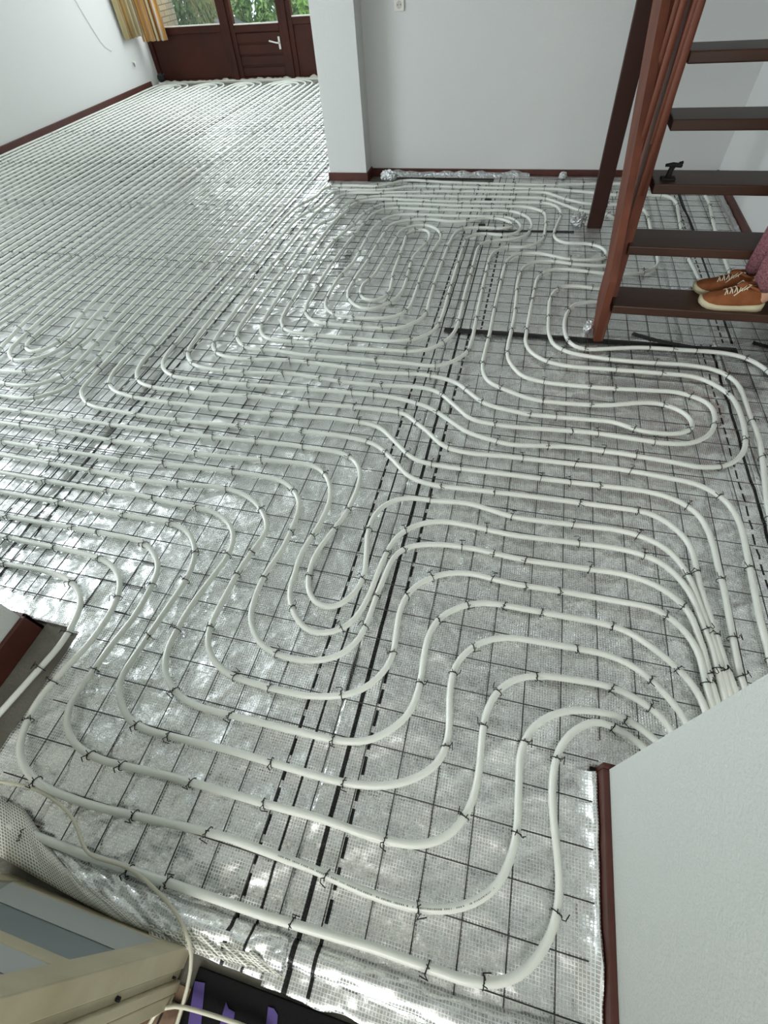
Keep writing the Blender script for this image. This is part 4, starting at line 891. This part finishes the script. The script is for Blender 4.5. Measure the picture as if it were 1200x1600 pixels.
def shoe_at(x0, x1, y0, y1):
    a = Vector((x0, y0)); b = Vector((x1, y1)); s = shoe(pe, (x0-pe.location.x, y0-pe.location.y, 0), math.atan2(y1-y0, x1-x0), (b-a).length); return s
shoe_at(.847, 1.104, 2.418, 2.404); shoe_at(.840, 1.09, 2.545, 2.525)
def skinned(name, pts, edges, radii, m, parent, sub=2):
    me = bpy.data.meshes.new(name); me.from_pydata(pts, edges, []); me.update(); o = link(name, me, None, parent)
    sk_ = o.modifiers.new('skin', 'SKIN'); sk_.use_smooth_shade = True
    for i, r in enumerate(radii): me.skin_vertices[0].data[i].radius = r if isinstance(r, tuple) else (r, r)
    me.skin_vertices[0].data[0].use_root = True
    s_ = o.modifiers.new('subdivision', 'SUBSURF'); s_.levels = s_.render_levels = sub
    dg = bpy.context.evaluated_depsgraph_get(); me2 = bpy.data.meshes.new_from_object(o.evaluated_get(dg)); o.modifiers.clear(); o.data = me2; me2.materials.append(m)
    for p in me2.polygons: p.use_smooth = True
    return o
# local frame: faces -x; feet at y = -.06 and +.07
f1, f2 = -.062, .066; HY = -.065
B = [(0, HY, .92), (0, HY, 1.05), (0, HY, 1.2), (-.005, HY, 1.34), (-.01, HY, 1.43), (-.03, HY, 1.50), (-.045, HY, 1.60), (-.04, HY, 1.70)]
E_ = [(i, i+1) for i in range(7)]; Rr = [(.10, .10), (.09, .10), (.10, .11), (.10, .12), (.05, .05), (.05, .05), (.085, .075), (.075, .07)]
def addc(start, pts, rs):
    k = start
    for p, r in zip(pts, rs): B.append(p); E_.append((k, len(B)-1)); Rr.append((r, r)); k = len(B)-1
    return k
addc(0, [(.0, -.12, .84), (-.02, -.115, .48), (.025, f1-.02, .12), (.02, f1, .05), (-.03, f1, .045)], [.085, .055, .038, .034, .03])
addc(0, [(.0, -.02, .84), (-.02, -.02, .48), (.015, f2-.03, .12), (.01, f2, .05), (-.04, f2, .045)], [.085, .055, .038, .034, .03])
for sgn in (-1, 1):
    e = addc(3, [(.0, HY+.16*sgn, 1.37), (.02, HY+.19*sgn, 1.10), (-.06, HY+.18*sgn, .88), (-.085, HY+.175*sgn, .82)], [.05, .04, .028, .024])
    h0 = B[e]
    for q, (dx, dy, ln) in enumerate(((-.02, -.02, .07), (-.008, -.012, .078), (.004, -.004, .074), (.014, .004, .062))):
        addc(e, [(h0[0]+dx, h0[1]+dy*0, h0[2]-.05), (h0[0]+dx-.008, h0[1], h0[2]-.05-ln*.5), (h0[0]+dx, h0[1]-.008*sgn, h0[2]-.05-ln)], [.010, .0085, .0075])
    addc(e, [(h0[0]-.035, h0[1]-.01*sgn, h0[2]-.03), (h0[0]-.045, h0[1]-.016*sgn, h0[2]-.065)], [.010, .009])
body = skinned('body', B, E_, Rr, M['skin'], pe)
for (x, y, z), f in (((.020, f1, 0), 0), ((.01, f2, 0), 0)): MB().tube([(x-.002, y, .085), (x, y, .13), (x, y, .15)], [.036, .038, .036], 14).build('sock', M['sock'], pe, True)
def trouser(y, hx, sgn):
    N = 28; vs = []; secs = [(.10, .070), (.13, .088), (.20, .100), (.32, .106), (.48, .104), (.62, .104), (.78, .110), (.90, .105)]
    for i, (z, r) in enumerate(secs):
        cx = hx+.02*(1-z)-.01; t = min(1, max(0, (z-.08)/.17)); cy = y*(1-t)+(-.115 if sgn < 0 else -.025)*t
        for j in range(N):
            a = 2*PI*j/N; rr = r*(1+.09*math.sin(a*5+z*3)*(1-z*.7)+.03*math.sin(a*9+2)); vs.append((cx+rr*math.cos(a)*1.0, cy+rr*math.sin(a)*.56, z+.008*math.sin(a*3+sgn)))
    n = len(secs); fs = [(i*N+j, i*N+(j+1) % N, (i+1)*N+(j+1) % N, (i+1)*N+j) for i in range(n-1) for j in range(N)]
    return MB().add(vs, fs)
tr = trouser(f1-.005, .03, -1); t2 = trouser(f2+.005, .02, 1); tr.add(t2.v, t2.f)
tr.ball((.015, HY, .93), .115, .135, .13, 20, 12)
to = tr.build('trousers', M['trouser'], pe, True); s_ = to.modifiers.new('cloth', 'SOLIDIFY'); s_.thickness = .003
skinned('jumper', [(x, y+HY, z) for x, y, z in ((0, 0, .95), (0, 0, 1.08), (0, 0, 1.24), (0, 0, 1.36), (0, 0, 1.43), (.0, .16, 1.37), (.02, .19, 1.10), (-.055, .185, .90), (.0, -.16, 1.37), (.02, -.19, 1.10), (-.055, -.185, .90))],
        [(0, 1), (1, 2), (2, 3), (3, 4), (3, 5), (5, 6), (6, 7), (3, 8), (8, 9), (9, 10)], [(.125, .13), (.115, .12), (.12, .125), (.12, .13), (.065, .07), .065, .055, .042, .065, .055, .042], M['jumper'], pe)
hd_ = MB().ball((-.02, HY, 1.665), .098, .088, .105, 20, 12, lambda d: 1+.05*mnoise.noise(d*4) if d.x > -.35 or d.z > .45 else .82)
hd_.build('hair', M['hair'], pe, True)
fc = MB().ball((-.125, HY, 1.60), .018, .012, .02, 10, 8); fc.build('nose', M['skin'], pe, True)
for y in (-.03, .03): MB().ball((-.118, y+HY, 1.635), .009, .012, .008, 10, 8).build('eye', mat('eye_white', (235, 235, 232), .3), pe, True)
MB().ball((-.112, HY, 1.555), .012, .024, .006, 10, 8).build('mouth', mat('lips', (176, 104, 96), .5), pe, True)
for y in (-.085, .085): MB().ball((-.03, y+HY, 1.61), .018, .008, .028, 10, 8).build('ear', M['skin'], pe, True)
